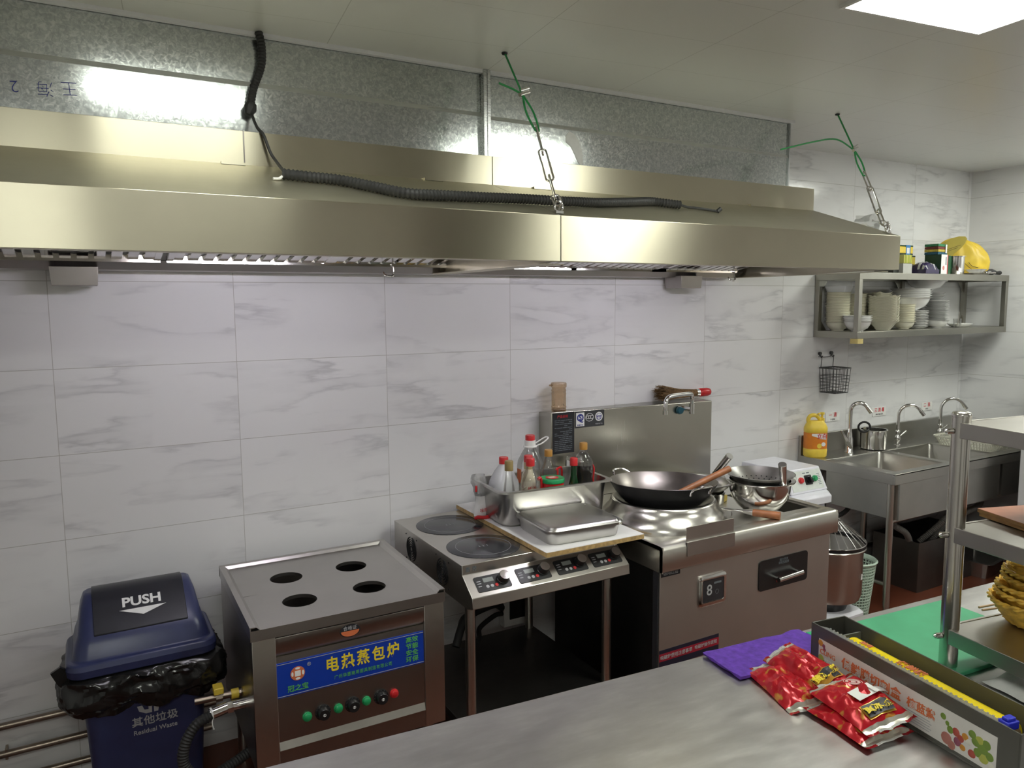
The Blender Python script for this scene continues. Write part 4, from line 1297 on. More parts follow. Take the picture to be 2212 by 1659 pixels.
# pot with lid behind the wok
t = thing('steel_pot', 'low stainless pot with a wide flared pan on it between wok and mixing bowl', 'pot', (2.562, -.455, .7845), 0)
mk('pot', lathe(B(), [(0, 0), (.096, 0), (.102, .006), (.104, .050), (.108, .053), (.108, .056), (.101, .056), (.099, .010), (0, .006)], 44), 'chrome', t, smooth=45)
mk('pan', lathe(B(), [(0, .058), (.095, .058), (.122, .080), (.130, .096), (.148, .100), (.150, .1035), (.146, .1055), (.127, .101), (.118, .083), (.093, .063), (0, .063)], 44), 'pan', t, smooth=45)
t = stick('steel_ladle', 'steel ladle with a hollow tube handle leaning in the pot behind the wok', 'ladle', (2.530, -.500, .862), (2.530, -.655, 1.040),
      [('handle', .0, 1.0, .0115, .0165, 'chrome'), ('end_cap', .985, 1.006, .0168, .0168, 'pan')])
b = lathe(B(), [(0, 0), (.03, .008), (.048, .03), (.050, .034), (.046, .032), (.028, .012), (0, .004)], 28)
mk('ladle_bowl', xf(b, (.02, .05, -.05), (R(25), R(0), 0)), 'chrome', t, smooth=45)

t = thing('mixing_bowl', 'deep shiny stainless mixing bowl standing on the range worktop', 'mixing bowl', (2.668, -.705, .7845), 0)
b = lathe(B(), [(0, 0), (.058, 0), (.064, .004), (.098, .032), (.122, .068), (.131, .103), (.133, .139), (.149, .142), (.151, .146), (.148, .1475), (.131, .145), (.128, .103), (.119, .070), (.095, .036), (.060, .010), (0, .006)], 52)
mk('bowl', b, 'chrome', t, smooth=45)
t = thing('strainer', 'perforated stainless strainer with a tube handle set in the mixing bowl', 'strainer', (2.668, -.705, .9115), 0)
def sz(r_): return -.030 + .075 * max(0, (r_ - .030) / .116) ** 1.5
rs_ = [.030, .050, .075, .100, .120, .136, .146]
pr_ = [(r_, sz(r_)) for r_ in rs_] + [(.149, .047)] + [(r_ - .002, sz(r_) + .0026) for r_ in reversed(rs_)]
b = lathe(B(), [(0, -.030)] + pr_ + [(0, -.0274)], 52)
mk('bowl', b, 'pan', t, smooth=45)
b = B()
for r_, n_ in ((.060, 16), (.075, 20), (.090, 24), (.103, 28)):
    sl = math.atan2(sz(r_ + .003) - sz(r_ - .003), .006)
    for i in range(n_):
        q = lathe(B(), [(0, .0006), (.0034, .0006), (.0034, 0), (0, 0)], 7)
        xf(q, (r_ - .002, 0, sz(r_) + .0030), (0, -sl, 0))
        bmesh.ops.rotate(q, verts=q.verts, cent=(0, 0, 0), matrix=Matrix.Rotation(2 * PI * i / n_, 3, 'Z'))
        m_ = bpy.data.meshes.new('q'); q.to_mesh(m_); q.free(); b.from_mesh(m_); bpy.data.meshes.remove(m_)
o = mk('holes', b, 'darkin', t); o['kind'] = 'stuff'
b = cyl(B(), (.0, -.128, .020), (-.045, -.158, .118), .0150, .0175, 22)
o = mk('handle', b, 'chrome', t, smooth=50)
mk('handle_end', cyl(B(), (-.0448, -.1579, .1175), (-.0454, -.1583, .1190), .0178, .0165, 22), 'pan', o)
t = stick('wok_ladle', 'long steel wok ladle with a brown wooden grip lying on the range edge', 'wok ladle', (2.452, -.610, .812), (2.615, -.868, .8095),
      [('rod', .0, .55, .0055, .0060, 'chrome'), ('socket', .50, .64, .0095, .0150, 'pan'), ('handle', .63, 1.0, .0152, .0172, 'wood')])
b = lathe(B(), [(0, 0), (.030, .006), (.048, .022), (.046, .024), (.028, .010), (0, .004)], 26)
mk('ladle_bowl', xf(b, (-.028, .045, -.024), (R(0), R(0), 0)), 'iron', t)
b = box(B(), -.035, -.02, 0, .035, .02, .028)
solo('sponge', b, 'yellow', 'small yellow sponge behind the mixing bowl on the range', 'sponge', (2.640, -.50, .7845), 25, bev=.004)

# ------------------------------------------------------------------ spiral dough mixer
MX, MY = 3.29, -.30
t = thing('dough_mixer', 'white dough mixer with steel bowl and wire guard beside the range', 'dough mixer', (MX, MY, 0), 0)
def P3(w_, d0, d1, ch, z): return [(-w_, d1, z), (w_ - .0, d1, z), (w_, d0 + ch, z), (w_ - ch, d0, z), (-w_ + ch, d0, z), (-w_, d0 + ch, z)]
b = loft(B(), [[(-.125, .14, .10), (.125, .14, .10), (.125, -.16, .10), (.075, -.21, .10), (-.075, -.21, .10), (-.125, -.16, .10)],
               [(-.125, .14, .685), (.125, .14, .685), (.125, -.16, .685), (.075, -.21, .685), (-.075, -.21, .685), (-.125, -.16, .685)]])
mk('column', b, 'lilac', t, bev=.004)
b = loft(B(), [[(-.140, .160, .685), (.150, .160, .685), (.155, -.170, .685), (.095, -.235, .685), (-.095, -.235, .685), (-.140, -.17, .685)],
               [(-.140, .160, .722), (.150, .160, .722), (.155, -.170, .722), (.095, -.235, .722), (-.095, -.235, .722), (-.140, -.17, .722)],
               [(-.125, .162, .735), (.135, .162, .735), (.140, -.165, .735), (.085, -.220, .735), (-.085, -.220, .735), (-.125, -.165, .735)]])
mk('shoulder', b, 'lilac', t, bev=.003)
b = B()
ys0, ys1 = -.172, -.125
loft(b, [[(-.138, .165, .735), (-.132, ys0, .735), (.146, ys0, .735), (.140, .165, .735)],
         [(-.130, .165, .852), (-.118, ys1, .852), (.128, ys1, .852), (.122, .165, .852)]])
mk('head_cover', b, 'lilac', t, bev=.004)
an = math.atan2(.117, .047)
pp = mk('control_plate', box(B(), -.118, -.050, 0, .118, .052, .0012), plain('pale_control_plate', (.66, .70, .66), .35), t, (.006, -.1492, .793), (an, 0, 0))
b = loft(B(), [rr(.052, .050, .005, .001, 2), rr(.052, .050, .005, .004, 2)])
k = mk('switch', b, 'black', pp, (.012, .002, 0))
mk('switch_knob', xf(box(cyl(B(), (0, 0, .004), (0, 0, .012), .016), -.005, -.018, .010, .005, .018, .026), rot=(0, 0, R(25))), 'black', k)
for x_, m in ((-.045, 'red'), (.060, 'green')):
    mk('push_button', lathe(B(), [(0, 0), (.016, 0), (.016, .006), (.0135, .008), (.013, .013), (0, .0145)], 22), m, pp, (x_, .004, .001), label=m + ' push button')
b = B()
for i in range(7): box(b, .084, -.030 + i * .009, .0012, .104, -.027 + i * .009, .0016)
for i in range(2): box(b, -.02 + i * .03, .036, .0012, .002 + i * .03, .041, .0016)
tube(b, ring(.011, .0014, 16, -.082, .022), .0008, 4, loop=True)
tube(b, ring(.008, .0014, 12, -.104, .024), .0008, 4, loop=True)
mk('plate_print', b, 'ink_dim', pp)
b = box(B(), -.050, -.0006, -.026, .050, 0, .026)
o = mk('maker_label', b, 'paper', t, (.098, -.1865, .640), (0, 0, R(45)))
text('lettering', '力丰', .026, o, (-.018, -.0010, .004), FRONT, 'ink_black')
mk('print_line', box(B(), -.042, -.001, -.020, .040, -.0006, -.0175), 'ink_dim', o)
# bowl, guard, base
bx, by = .075, -.235
b = lathe(B(), [(0, .195), (.13, .195), (.160, .206), (.170, .235), (.172, .462), (.184, .466), (.186, .472), (.183, .477), (.169, .475), (.166, .24), (.155, .215), (0, .21)], 52, bx, by)
o = mk('bowl', b, 'steel', t, smooth=45)
mk('bowl_label', box(B(), -.009, -.001, -.014, .009, 0, .014), 'paper', o, (bx + .055, by - .1645, .335), (0, R(12), R(18)))
lathe_b = lathe(B(), [(.180, .477), (.183, .478), (.183, .492), (.180, .493)], 52, bx, by)
mk('bowl_rim', lathe_b, 'black', t)
b = B()
tube(b, ring(.183, .496, 56, bx, by), .0035, 6, loop=True)
tube(b, ring(.060, .600, 28, bx, by), .0035, 6, loop=True)
for i in range(26):
    a = 2 * PI * i / 26
    c, s = math.cos(a), math.sin(a)
    tube(b, [(bx + .183 * c, by + .183 * s, .496), (bx + .150 * c, by + .150 * s, .527), (bx + .060 * c, by + .060 * s, .600)], .0026, 5)
mk('wire_guard', b, 'chrome', t)
b = lathe(B(), [(0, .145), (.10, .145), (.12, .195), (0, .195)], 32, bx, by)
mk('bowl_drive', b, 'black', t)
b = loft(B(), [rr(.33, .56, .03, .02, 5, .04, -.10), rr(.33, .56, .03, .13, 5, .04, -.10), rr(.30, .53, .03, .146, 5, .04, -.10)])
mk('base', b, 'lilac', t)
for sx in (-.09, .17):
    for sy in (-.34, .14):
        mk('foot', cyl(B(), (sx, sy, 0), (sx, sy, .021), .02), 'rubber', t)

# ------------------------------------------------------------------ three bowl sink
KX, KY = 4.30, -.32
t = thing('triple_sink', 'stainless three-basin sink on tube legs against the back wall', 'sink', (KX, KY, 0), 0)
def L(b): return xf(b, (-KX, -KY, 0))
kx0, kx1, ky0 = 3.768, 5.425, -.628
bas = [(3.845, 4.285), (4.340, 4.790), (4.845, 5.33)]
by0, by1 = -.575, -.185
b = B()
xs_ = [kx0 + .0005] + [v for p in bas for v in p] + [kx1]
box(b, kx0, ky0, .792, kx1, by0, .800); box(b, kx0, by1, .792, kx1, -.022, .800)
for i in range(0, 8, 2): box(b, xs_[i], by0, .792, xs_[i + 1], by1, .800)
prism(b, [(ky0, .800), (ky0, .742), (ky0 + .012, .742), (ky0 + .012, .792), (ky0 + .02, .796)], 'x', kx0, kx1)
for e0, e1 in ((kx0, kx0 + .012), (kx1 - .012, kx1)): box(b, e0, ky0 + .012, .742, e1, -.022, .793)
mk('worktop', L(b), 'sink', t, bev=.0015)
b = box(B(), kx0, -.024, .742, kx1, -.004, .918)
mk('backsplash', L(b), 'sink', t, bev=.003)
for x0_, x1_ in bas:
    b = B()
    cx_, w_ = (x0_ + x1_) / 2, x1_ - x0_
    cy_, d_ = (by0 + by1) / 2, by1 - by0
    loft(b, [rr(w_ + .004, d_ + .004, .012, .7975, 4, cx_, cy_), rr(w_ - .006, d_ - .006, .03, .79, 4, cx_, cy_), rr(w_ - .03, d_ - .03, .04, .560, 4, cx_, cy_), rr(w_ - .07, d_ - .07, .05, .545, 4, cx_, cy_)], cap0=False)
    o = mk('basin', L(b), 'sink', t, smooth=60)
    b = B()
    for p0, p1 in (((x0_ - .004, by0 - .035, .535), (x1_ + .004, by0 - .031, .790)), ((x0_ - .004, by1 + .031, .535), (x1_ + .004, by1 + .035, .790)),
                   ((x0_ - .004, by0 - .031, .535), (x0_ - .001, by1 + .031, .790)), ((x1_ + .001, by0 - .031, .535), (x1_ + .004, by1 + .031, .790)),
                   ((x0_ - .001, by0 - .031, .535), (x1_ + .001, by1 + .031, .538))):
        box(b, *p0, *p1)
    mk('basin_apron', L(b), 'sink', o)
for lx in (3.825, 4.315, 5.37):
    for ly in (-.570, -.075):
        b = cyl(B(), (lx, ly, .05), (lx, ly, .792), .0185)
        cyl(b, (lx, ly, 0), (lx, ly, .052), .0150)
        if lx == 4.315 and ly < -.3: 
            b.free(); continue
        mk('leg', L(b), 'steel', t)
for p, q in (((3.825, -.57, .17), (3.825, -.075, .17)), ((3.825, -.570, .525), (5.37, -.570, .525)), ((3.825, -.075, .17), (5.37, -.075, .17))):
    mk('rail', L(cyl(B(), p, q, .0125, n=14)), 'steel', t)
for x_ in (4.312, 4.815):
    mk('brace', L(box(B(), x_ - .010, by0 - .030, .55, x_ + .010, by0 - .015, .742)), 'steel_dull', t)

def faucet(name, label, x, y, dirn, hgt, reach, kind, zb=.800):
    t = thing(name, label, 'faucet', (x, y, zb), 0, 'swan neck faucets above the sink')
    d = Vector((math.cos(R(dirn)), math.sin(R(dirn)), 0))
    up = lambda f, z: tuple(d * f + Vector((0, 0, z)))
    b = B()
    r_ = .0120 if kind == 'mixer' else .0098
    h0 = hgt - reach / 2
    pts = [(0, 0, .06), (0, 0, h0 * .6), (0, 0, h0)] + [up(reach / 2 * (1 - math.cos(a)), h0 + reach / 2 * math.sin(a)) for a in [PI * k / 12 for k in range(1, 11)]]
    d_ = (Vector(pts[-1]) - Vector(pts[-2])).normalized(); pe = Vector(pts[-1]); pts.append(tuple(pe + d_ * .010))
    tube(b, pts, r_, 14)
    cyl(b, pe, pe + d_ * .038, r_ * 1.2, n=14)
    sp = mk('spout', b, 'chrome', t, smooth=60)
    b = B()
    if kind == 'mixer':
        lathe(b, [(0, 0), (.026, 0), (.026, .006), (.022, .010), (.021, .085), (.016, .10), (.014, .125), (0, .125)], 24)
        mk('valve_body', b, 'chrome', t, smooth=50)
        b = B()
        A_, B_, u_ = Vector((-.006, -.016, .030)), Vector((-.062, .014, .140)), Vector((.5, .87, 0))
        v_ = (B_ - A_).normalized().cross(u_)
        loft(b, [[A_.lerp(B_, f) + u_ * x_ * w_ + v_ * y_ * h_ for x_, y_ in ((-1, -1), (1, -1), (1, 1), (-1, 1))] for f, w_, h_ in ((0, .011, .009), (.3, .013, .010), (.8, .011, .006), (1.0, .009, .004))])
        mk('lever', b, 'chrome', t, smooth=50, bev=.002)
    else:
        lathe(b, [(0, 0), (.022, 0), (.022, .005), (.012, .008), (.011, .022), (.018, .032), (.020, .045), (.017, .058), (.011, .066), (.012, .078), (.015, .084), (.015, .092), (.010, .098), (0, .098)], 22)
        mk('valve_body', b, 'chrome', t, smooth=50)
        mk('lever', cyl(B(), (.012, -.012, .062), (.040, -.030, .092), .0045, .006, 10), 'chrome', t)
    return t
faucet('faucet', 'tall single-lever faucet at the left of the three-basin sink', 4.080, -.120, -55, .305, .098, 'mixer')
faucet('faucet', 'thin swan neck faucet over the middle basin beside the steel pot', 4.545, -.125, -40, .258, .135, 'tap')
faucet('faucet', 'thin swan neck faucet at the far right behind the rack post', 5.00, -.125, -40, .268, .142, 'tap')

# things by the sink
t = thing('detergent_jug', 'yellow jug of dish detergent with pump and orange label on the sink corner', 'detergent jug', (3.812, -.088, .8005), -28)
b = loft(B(), [rr(.115, .075, .03, 0, 5), rr(.128, .086, .034, .008, 5), rr(.130, .088, .034, .045, 5), rr(.126, .084, .034, .050, 5), rr(.126, .084, .034, .148, 5), rr(.130, .088, .034, .152, 5), rr(.128, .086, .034, .175, 5),
               rr(.112, .070, .03, .195, 5), rr(.085, .050, .022, .215, 5, .0)])
jb = mk('body', b, 'yellow', t, smooth=50)
b = tube(B(), cr([(-.040, 0, .195), (-.046, 0, .222), (-.032, 0, .243), (-.004, 0, .245), (.018, 0, .228), (.026, 0, .205)], 5), .0115, 10)
mk('handle', b, 'yellow', t, smooth=60)
b = loft(B(), [rr(.128, .086, .034, .052, 5), rr(.128, .086, .034, .146, 5)], cap0=False, cap1=False)
lb = mk('label', b, plain('orange_label', (.72, .22, .02), .4), t, smooth=50)
b = B()
prism(b, [(-.040, .142), (.045, .142), (.045, .108), (.010, .112), (-.015, .124), (-.040, .130)], 'y', -.0442, -.0434)
mk('label_field', b, 'paper', lb)
text('lettering', '立白', .030, lb, (.020, -.0448, .126), FRONT, 'ink_red', bold=.0005)
mk('fruit_print', lathe(B(), [(0, 0), (.012, 0), (.012, .0006), (0, .0006)], 18), 'ink_white', lb, (.030, -.0436, .080), (R(90), 0, 0))
mk('fruit_print', lathe(B(), [(0, 0), (.014, 0), (.014, .0006), (0, .0006)], 18), 'yellow', lb, (.006, -.0436, .070), (R(90), 0, 0))
b = cyl(B(), (.036, 0, .200), (.036, 0, .228), .014)
cyl(b, (.036, 0, .228), (.036, 0, .252), .006); cyl(b, (.036, 0, .250), (.036, 0, .262), .013)
cyl(b, (.036, 0, .258), (.006, -.012, .255), .005)
mk('pump', b, 'yellow', t)

t = thing('saucepan', 'small steel saucepan with ring handle standing behind the left basin', 'saucepan', (4.312, -.118, .8005), 0)
mk('pan', lathe(B(), [(0, 0), (.066, 0), (.074, .006), (.076, .115), (.082, .119), (.082, .122), (.074, .122), (.071, .010), (0, .006)], 40), 'chrome', t, smooth=45)
b = cyl(B(), (-.070, .0, .115), (-.118, -.02, .142), .010, .008)
mk('handle', b, 'chrome', t)
b = tube(B(), [(-.125 + .030 * math.cos(a), -.022 - .018 * math.cos(a), .150 + .030 * math.sin(a)) for a in [2 * PI * k / 20 for k in range(20)]], .0065, 8, loop=True)
mk('handle_ring', b, 'black', t)

# draining basket: white tray with slots
t = thing('draining_basket', 'flat ivory plastic draining basket lying over the right end of the sink', 'basket', (4.99, -.40, .8008), 0)
W_, D_ = .46, .36
b = B()
loft(b, [rr(W_, D_, .04, .052, 6), rr(W_ + .02, D_ + .02, .05, .052, 6), rr(W_ + .02, D_ + .02, .05, .060, 6), rr(W_, D_, .04, .060, 6)], loop=True)
mk('rim', b, 'whitebasket', t)
b = B()
nx, ny = 24, 18
for i in range(nx + 1):
    x_ = -W_ / 2 + .03 + (W_ - .06) * i / nx
    box(b, x_ - .0028, -D_ / 2 + .025, 0, x_ + .0028, D_ / 2 - .025, .003)
for j in range(ny + 1):
    y_ = -D_ / 2 + .025 + (D_ - .05) * j / ny
    box(b, -W_ / 2 + .03, y_ - .0028, 0, W_ / 2 - .03, y_ + .0028, .0035)
mk('grid', b, 'whitebasket', t, smooth=0)
b = B()
inn, out = rr(W_ - .06, D_ - .05, .03, .0, 6), rr(W_, D_, .04, .054, 6)
m_ = len(inn)
for i in range(m_):
    p0, p1, q0, q1 = Vector(inn[i]), Vector(inn[(i + 1) % m_]), Vector(out[i]), Vector(out[(i + 1) % m_])
    k_ = max(1, int((p1 - p0).length / .016))
    for j in range(k_):
        f = (j + .5) / k_
        tube(b, [p0.lerp(p1, f), q0.lerp(q1, f)], .0030, 4)
for z_ in (.018, .036):
    f = z_ / .054
    tube(b, [Vector(a_).lerp(Vector(c_), f) for a_, c_ in zip(inn, out)], .0028, 4, loop=True)
mk('side_lattice', b, 'whitebasket', t)

# labels on the wall
for s_, p_, x_, z_, w_ in (('一  清', 'YI QING', 4.072, 1.006, .13), ('三 消 毒', 'SAN XIAO DU', 4.527, 1.002, .135), ('二  洗', 'ER XI', 5.04, .998, .12)):
    b = loft(B(), [rr(w_, .056, .004, 0, 2), rr(w_, .056, .004, .003, 2)])
    wl = solo('wall_label', xf(b, rot=(R(90), 0, 0)), 'paper',
         {'一': 'small white wall label with two red characters above the detergent jug', '三': 'small white wall label with three red characters above the saucepan', '二': 'small white wall label with two red characters above the middle of the sink'}[s_[0]],
         'wall label', (x_, -.0012, z_), 0, 'white labels above the sink')
    text('lettering', s_, .030, wl, (0, -.0034, .009), FRONT, 'ink_red', xs=.95, bold=.0004)
    text('lettering', p_, .0135, wl, (0, -.0034, -.017), FRONT, 'ink_black', xs=.85)

# wire basket hanging on hooks
t = thing('wire_basket', 'small grey wire basket hanging on wall hooks under the shelf', 'wire basket', (3.99, -.07, 1.225), 0)
M['wire'] = plain('grey_wire', (.10, .10, .10), .35, .8)
b = B()
w_, d0, d1, zt = .065, -.058, .058, .09
tube(b, [(-w_, d0, zt), (w_, d0, zt), (w_, d1, zt), (-w_, d1, zt)], .0042, 6, loop=True)
for k in range(6):
    z_ = -.055 + k * .020
    s_ = .86 + .14 * (k / 6)
    tube(b, [(-w_ * s_, d0 * s_, z_), (w_ * s_, d0 * s_, z_), (w_ * s_, d1, z_), (-w_ * s_, d1, z_)], .0016, 5, loop=True)
for k in range(6):
    f = -1 + 2 * k / 5
    tube(b, [(w_ * f, d0, zt), (w_ * f * .86, d0 * .86, -.058), (w_ * f * .86, d1, -.058), (w_ * f, d1, zt)], .0016, 5)
    tube(b, [(-w_, d0 + (d1 - d0) * k / 5, zt), (-w_ * .86, (d0 + (d1 - d0) * k / 5) * .86, -.058), (w_ * .86, (d0 + (d1 - d0) * k / 5) * .86, -.058), (w_, d0 + (d1 - d0) * k / 5, zt)], .0016, 5)
for k in range(10):
    tube(b, [(-w_ * .86 + 2 * w_ * .86 * k / 9, d0 * .86, -.058), (-w_ * .86 + 2 * w_ * .86 * k / 9, d1, -.058)], .0014, 4)
mk('basket', b, 'wire', t)
b = B()
tube(b, cr([(-.055, .058, zt), (-.045, .060, .15), (-.060, .062, .165), (-.075, .060, .155)], 4), .0022, 6)
tube(b, cr([(.055, .058, zt), (.060, .060, .15), (.050, .062, .168), (.030, .062, .155), (-.03, .062, .152)], 4), .0022, 6)
mk('hanger', b, 'wire', t)
for x_ in (-.062, .042):
    b = cyl(B(), (x_, .069, .175), (x_, .055, .175), .010, n=10)
    tube(b, cr([(x_, .062, .172), (x_, .055, .155), (x_ + .004, .050, .152), (x_ + .004, .046, .162)], 4), .003, 6)
    mk('wall_hook', b, 'wire', t)

# floor under the sink: grease box with hoses, a pan, the mint basket
t = thing('grease_trap', 'dark steel box with open top on the floor under the sink', 'grease trap', (4.56, -.32, 0), 0)
b = loft(B(), [rr(.58, .30, .01, 0, 2), rr(.58, .30, .01, .30, 2), rr(.565, .285, .008, .30, 2), rr(.565, .285, .008, .02, 2)])
mk('box', b, 'grease', t)
b = B()
for pts in ([(4.10, -.36, .53), (4.12, -.40, .42), (4.25, -.42, .36), (4.36, -.36, .27)], [(4.56, -.36, .53), (4.62, -.42, .46), (4.56, -.42, .38), (4.44, -.36, .27)], [(5.05, -.36, .53), (4.98, -.40, .42), (4.80, -.40, .39), (4.66, -.36, .30), (4.60, -.34, .24)]):
    pass
for i, pts in enumerate(([(4.06, -.38, .545), (4.07, -.43, .44), (4.18, -.44, .37), (4.36, -.36, .25)], [(4.56, -.38, .545), (4.62, -.43, .46), (4.56, -.43, .38), (4.44, -.36, .25)], [(5.05, -.38, .545), (4.98, -.42, .43), (4.80, -.42, .39), (4.66, -.36, .29), (4.60, -.34, .22)])):
    solo('waste_hose', ribbed(B(), cr(pts, 8), .017, .010, .0016), plain('grey_hose_%d' % i, (.16, .15, .14), .5),
         ['left corrugated waste hose from the sink into the steel box', 'middle corrugated waste hose from the sink into the steel box', 'right corrugated waste hose from the sink into the steel box'][i], 'hose', group='waste hoses under the sink')
b = ribbed(B(), cr([(3.93, -.05, .62), (3.86, -.10, .52), (3.88, -.20, .46), (3.97, -.22, .52), (3.93, -.15, .60), (3.84, -.14, .52), (3.83, -.20, .40), (3.80, -.28, .33)], 8), .013, .009, .0014)
solo('water_hose', b, 'rubber', 'looped dark hose hanging under the left end of the sink', 'hose')
t = thing('floor_pan', 'shallow steel pan on the floor below the sink seen through the rack', 'pan', (4.95, -.45, 0), 8)
b = loft(B(), [rr(.24, .18, .03, .0, 5), rr(.27, .21, .04, .095, 5), rr(.31, .25, .04, .098, 5), rr(.31, .25, .04, .101, 5), rr(.265, .205, .04, .100, 5), rr(.235, .175, .03, .004, 5)])
mk('pan', b, 'pan', t)

t = thing('mint_basket', 'tall mint green perforated plastic waste basket behind the dough mixer', 'waste basket', (3.665, -.475, 0), 0)
b = B()
r0, r1, hh = .082, .112, .315
lathe(b, [(0, 0), (r0, 0), (r0, .03), (r0 - .003, .03), (r0 - .003, .004), (0, .004)], 40)
lathe(b, [(r1 - .004, hh - .012), (r1 + .006, hh - .004), (r1 + .010, hh + .004), (r1 + .004, hh + .010), (r1 - .003, hh + .004), (r1 - .006, hh - .012)], 40)
for i in range(36):
    a = 2 * PI * i / 36
    c, s = math.cos(a), math.sin(a)
    tube(b, [(r0 * c, r0 * s, .025), (r1 * c, r1 * s, hh)], .0034, 4)
for k in range(1, 17):
    f = k / 17
    rad = r0 + (r1 - r0) * f
    tube(b, ring(rad, .03 + (hh - .03) * f, 36), .0036, 4, loop=True)
mk('shell', b, 'mint', t, smooth=50)

# ------------------------------------------------------------------ wall shelf
HX, HY, HZ = 4.63, -.15, 1.50
t = thing('wall_shelf', 'two-tier stainless wall shelf in the right corner loaded with dishes', 'wall shelf', (HX, HY, HZ), 0)
def L(b): return xf(b, (-HX, -HY, -HZ))
hx0, hx1, hy0, hy1 = 3.868, 5.392, -.298, -.004
for z0, z1 in ((1.500, 1.538), (1.832, 1.870)):
    b = box(B(), hx0 + .002, hy0 + .002, z1 - .006, hx1 - .002, hy1, z1)
    s_ = mk('shelf_board', L(b), 'shelf', t)
    for x0_, y0_, x1_, y1_ in ((hx0, hy0, hx1, hy0 + .004), (hx0, hy0 + .004, hx0 + .004, hy1), (hx1 - .004, hy0 + .004, hx1, hy1), (hx0 + .004, hy1 - .004, hx1 - .004, hy1)):
        mk('shelf_lip', L(box(B(), x0_, y0_, z0, x1_, y1_, z1 + .0005)), 'shelf', s_, bev=.001)
for x_ in (hx0, hx1 - .030, 4.66):
    for y_ in (hy0, hy1 - .030):
        if x_ == 4.66 and y_ == hy0: continue
        b = box(B(), x_ + .0005, y_ + .0005, 1.538, x_ + .0295, y_ + .0295, 1.832)
        if x_ == 4.66 and False: pass
        p_ = mk('post', L(b), 'shelf', t, bev=.001)
        b = B()
        s = 1 if x_ < 4.4 else -1
        xe = x_ + (.030 if s == 1 else 0)
        if y_ > -.2:
            for zc, sg in ((1.832, -1), (1.538, 1)):
                mk('gusset', L(prism(B(), [(xe, zc), (xe + s * .06, zc), (xe, zc + sg * .07)], 'y', y_ + .012, y_ + .015)), 'shelf', p_)
        b.free()
b = loft(B(), [rr(.052, .052, .006, 1.472, 2, hx0 + .016, hy0 + .016), rr(.052, .052, .006, 1.4995, 2, hx0 + .016, hy0 + .016)])
mk('corner_pad', L(b), plain('yellow_foam', (.62, .50, .20), .6), t, label='yellow foam corner pad')

# ------------------------------------------------------------------ dishes on the wall shelf
def shell(prof, n=32):
    """double-walled dish from an outer profile (r, z) going up"""
    inn = [(max(0, r - .003), z + .003) for r, z in reversed(prof)]
    inn[0] = (prof[-1][0] - .002, prof[-1][1] + .0005)
    return lathe(B(), [(0, prof[0][1])] + prof + inn + [(0, prof[0][1] + .003)], n)
def stack(make, n, x, y, z, pitch, name, cat, label, group, top=None, first=None, jig=.0015, rz=0):
    o = None
    for i in range(n):
        lab = top if (top and i == n - 1) else (first if (first and i == 0) else label)
        loc = (x + random.uniform(-jig, jig), y + random.uniform(-jig, jig), z + i * pitch)
        if o is None:
            o = make(); o.name = name
            o.location = loc; o.rotation_euler = (0, 0, R(rz))
            tag(o, lab, cat, group); p = o
        else:
            p = dup(o, None, loc, (0, 0, R(rz + random.uniform(-1.5, 1.5))), lab)
    return p
random.seed(5)
ZB = 1.5385
def bowl_mk(r, h, m, foot=.5): return lambda: mk('dish', shell([(r * foot, 0), (r * foot, .004), (r * .70, h * .30), (r * .86, h * .65), (r * .92, h * .9), (r * 1.04, h)]), m, None, smooth=34)
def plate_mk(r, h, m): return lambda: mk('dish', shell([(r * .62, 0), (r * .66, .003), (r * .80, h * .55), (r * 1.02, h)]), m, None, smooth=34)
bA = bowl_mk(.070, .050, 'cream')
stack(bA, 20, 3.975, -.085, ZB, .0092, 'bowl', 'bowl', 'cream bowl inside the tall round stack at the left end of the wall shelf', 'tall left stack of cream bowls', first='bottom cream bowl of the tall round stack at the left end of the shelf')
t = thing('food_box', 'clouded white plastic box on top of the tall left bowl stack', 'plastic box', (3.975, -.085, ZB + 19 * .0092 + .0505), 12)
mk('box', loft(B(), [rr(.105, .105, .02, 0, 4), rr(.125, .125, .022, .030, 4), rr(.128, .128, .022, .034, 4)]), 'milky', t)
stack(bowl_mk(.066, .050, 'cream'), 19, 4.135, -.080, ZB, .0092, 'bowl', 'bowl', 'cream bowl in the stack behind the front left shelf post', 'second stack of cream bowls')
stack(bowl_mk(.078, .058, 'porcelain', .42), 4, 3.968, -.222, ZB, .0105, 'bowl', 'bowl', 'white bowl among the four nested at the front left corner of the shelf', 'four nested white bowls', first='lowest of the four nested white bowls at the front left shelf corner')
def square_bowl(w, h, m, sag):
    def f():
        b = B()
        def sec(s, z, k):
            out = []
            for x, y, q in rr(s, s, s * .06, z, 3):
                a = abs(math.atan2(y, x)) % (PI / 2)
                edge = math.cos((a - PI / 4) * 2) ** 2
                out.append((x, y, q))
            pts = []
            m_ = len(out)
            for i in range(m_):
                p, q = Vector(out[i]), Vector(out[(i + 1) % m_])
                pts.append(p)
                if (q - p).length > s * .3:
                    for j in range(1, 6): pts.append(p.lerp(q, j / 6))
            for p in pts:
                c = min(abs(p.x), abs(p.y)) / (s / 2)
                p.z -= k * (1 - c * c)
            return pts
        loft(b, [sec(w * .45, 0, 0), sec(w * .55, h * .2, 0), sec(w * .80, h * .65, sag * .6), sec(w, h, sag), sec(w - .006, h + .0008, sag), sec(w * .78, h * .68, sag * .6), sec(w * .52, h * .26, 0), sec(w * .42, .004, 0)])
        return mk('dish', b, m, None, smooth=40)
    return f
stack(square_bowl(.150, .060, 'cream', .012), 16, 4.245, -.195, ZB, .0098, 'square_bowl', 'bowl', 'square cream bowl in the corner-on stack in the middle of the shelf', 'stack of square cream bowls', rz=24, first='bottom square cream bowl of the corner-on stack in the middle of the shelf')
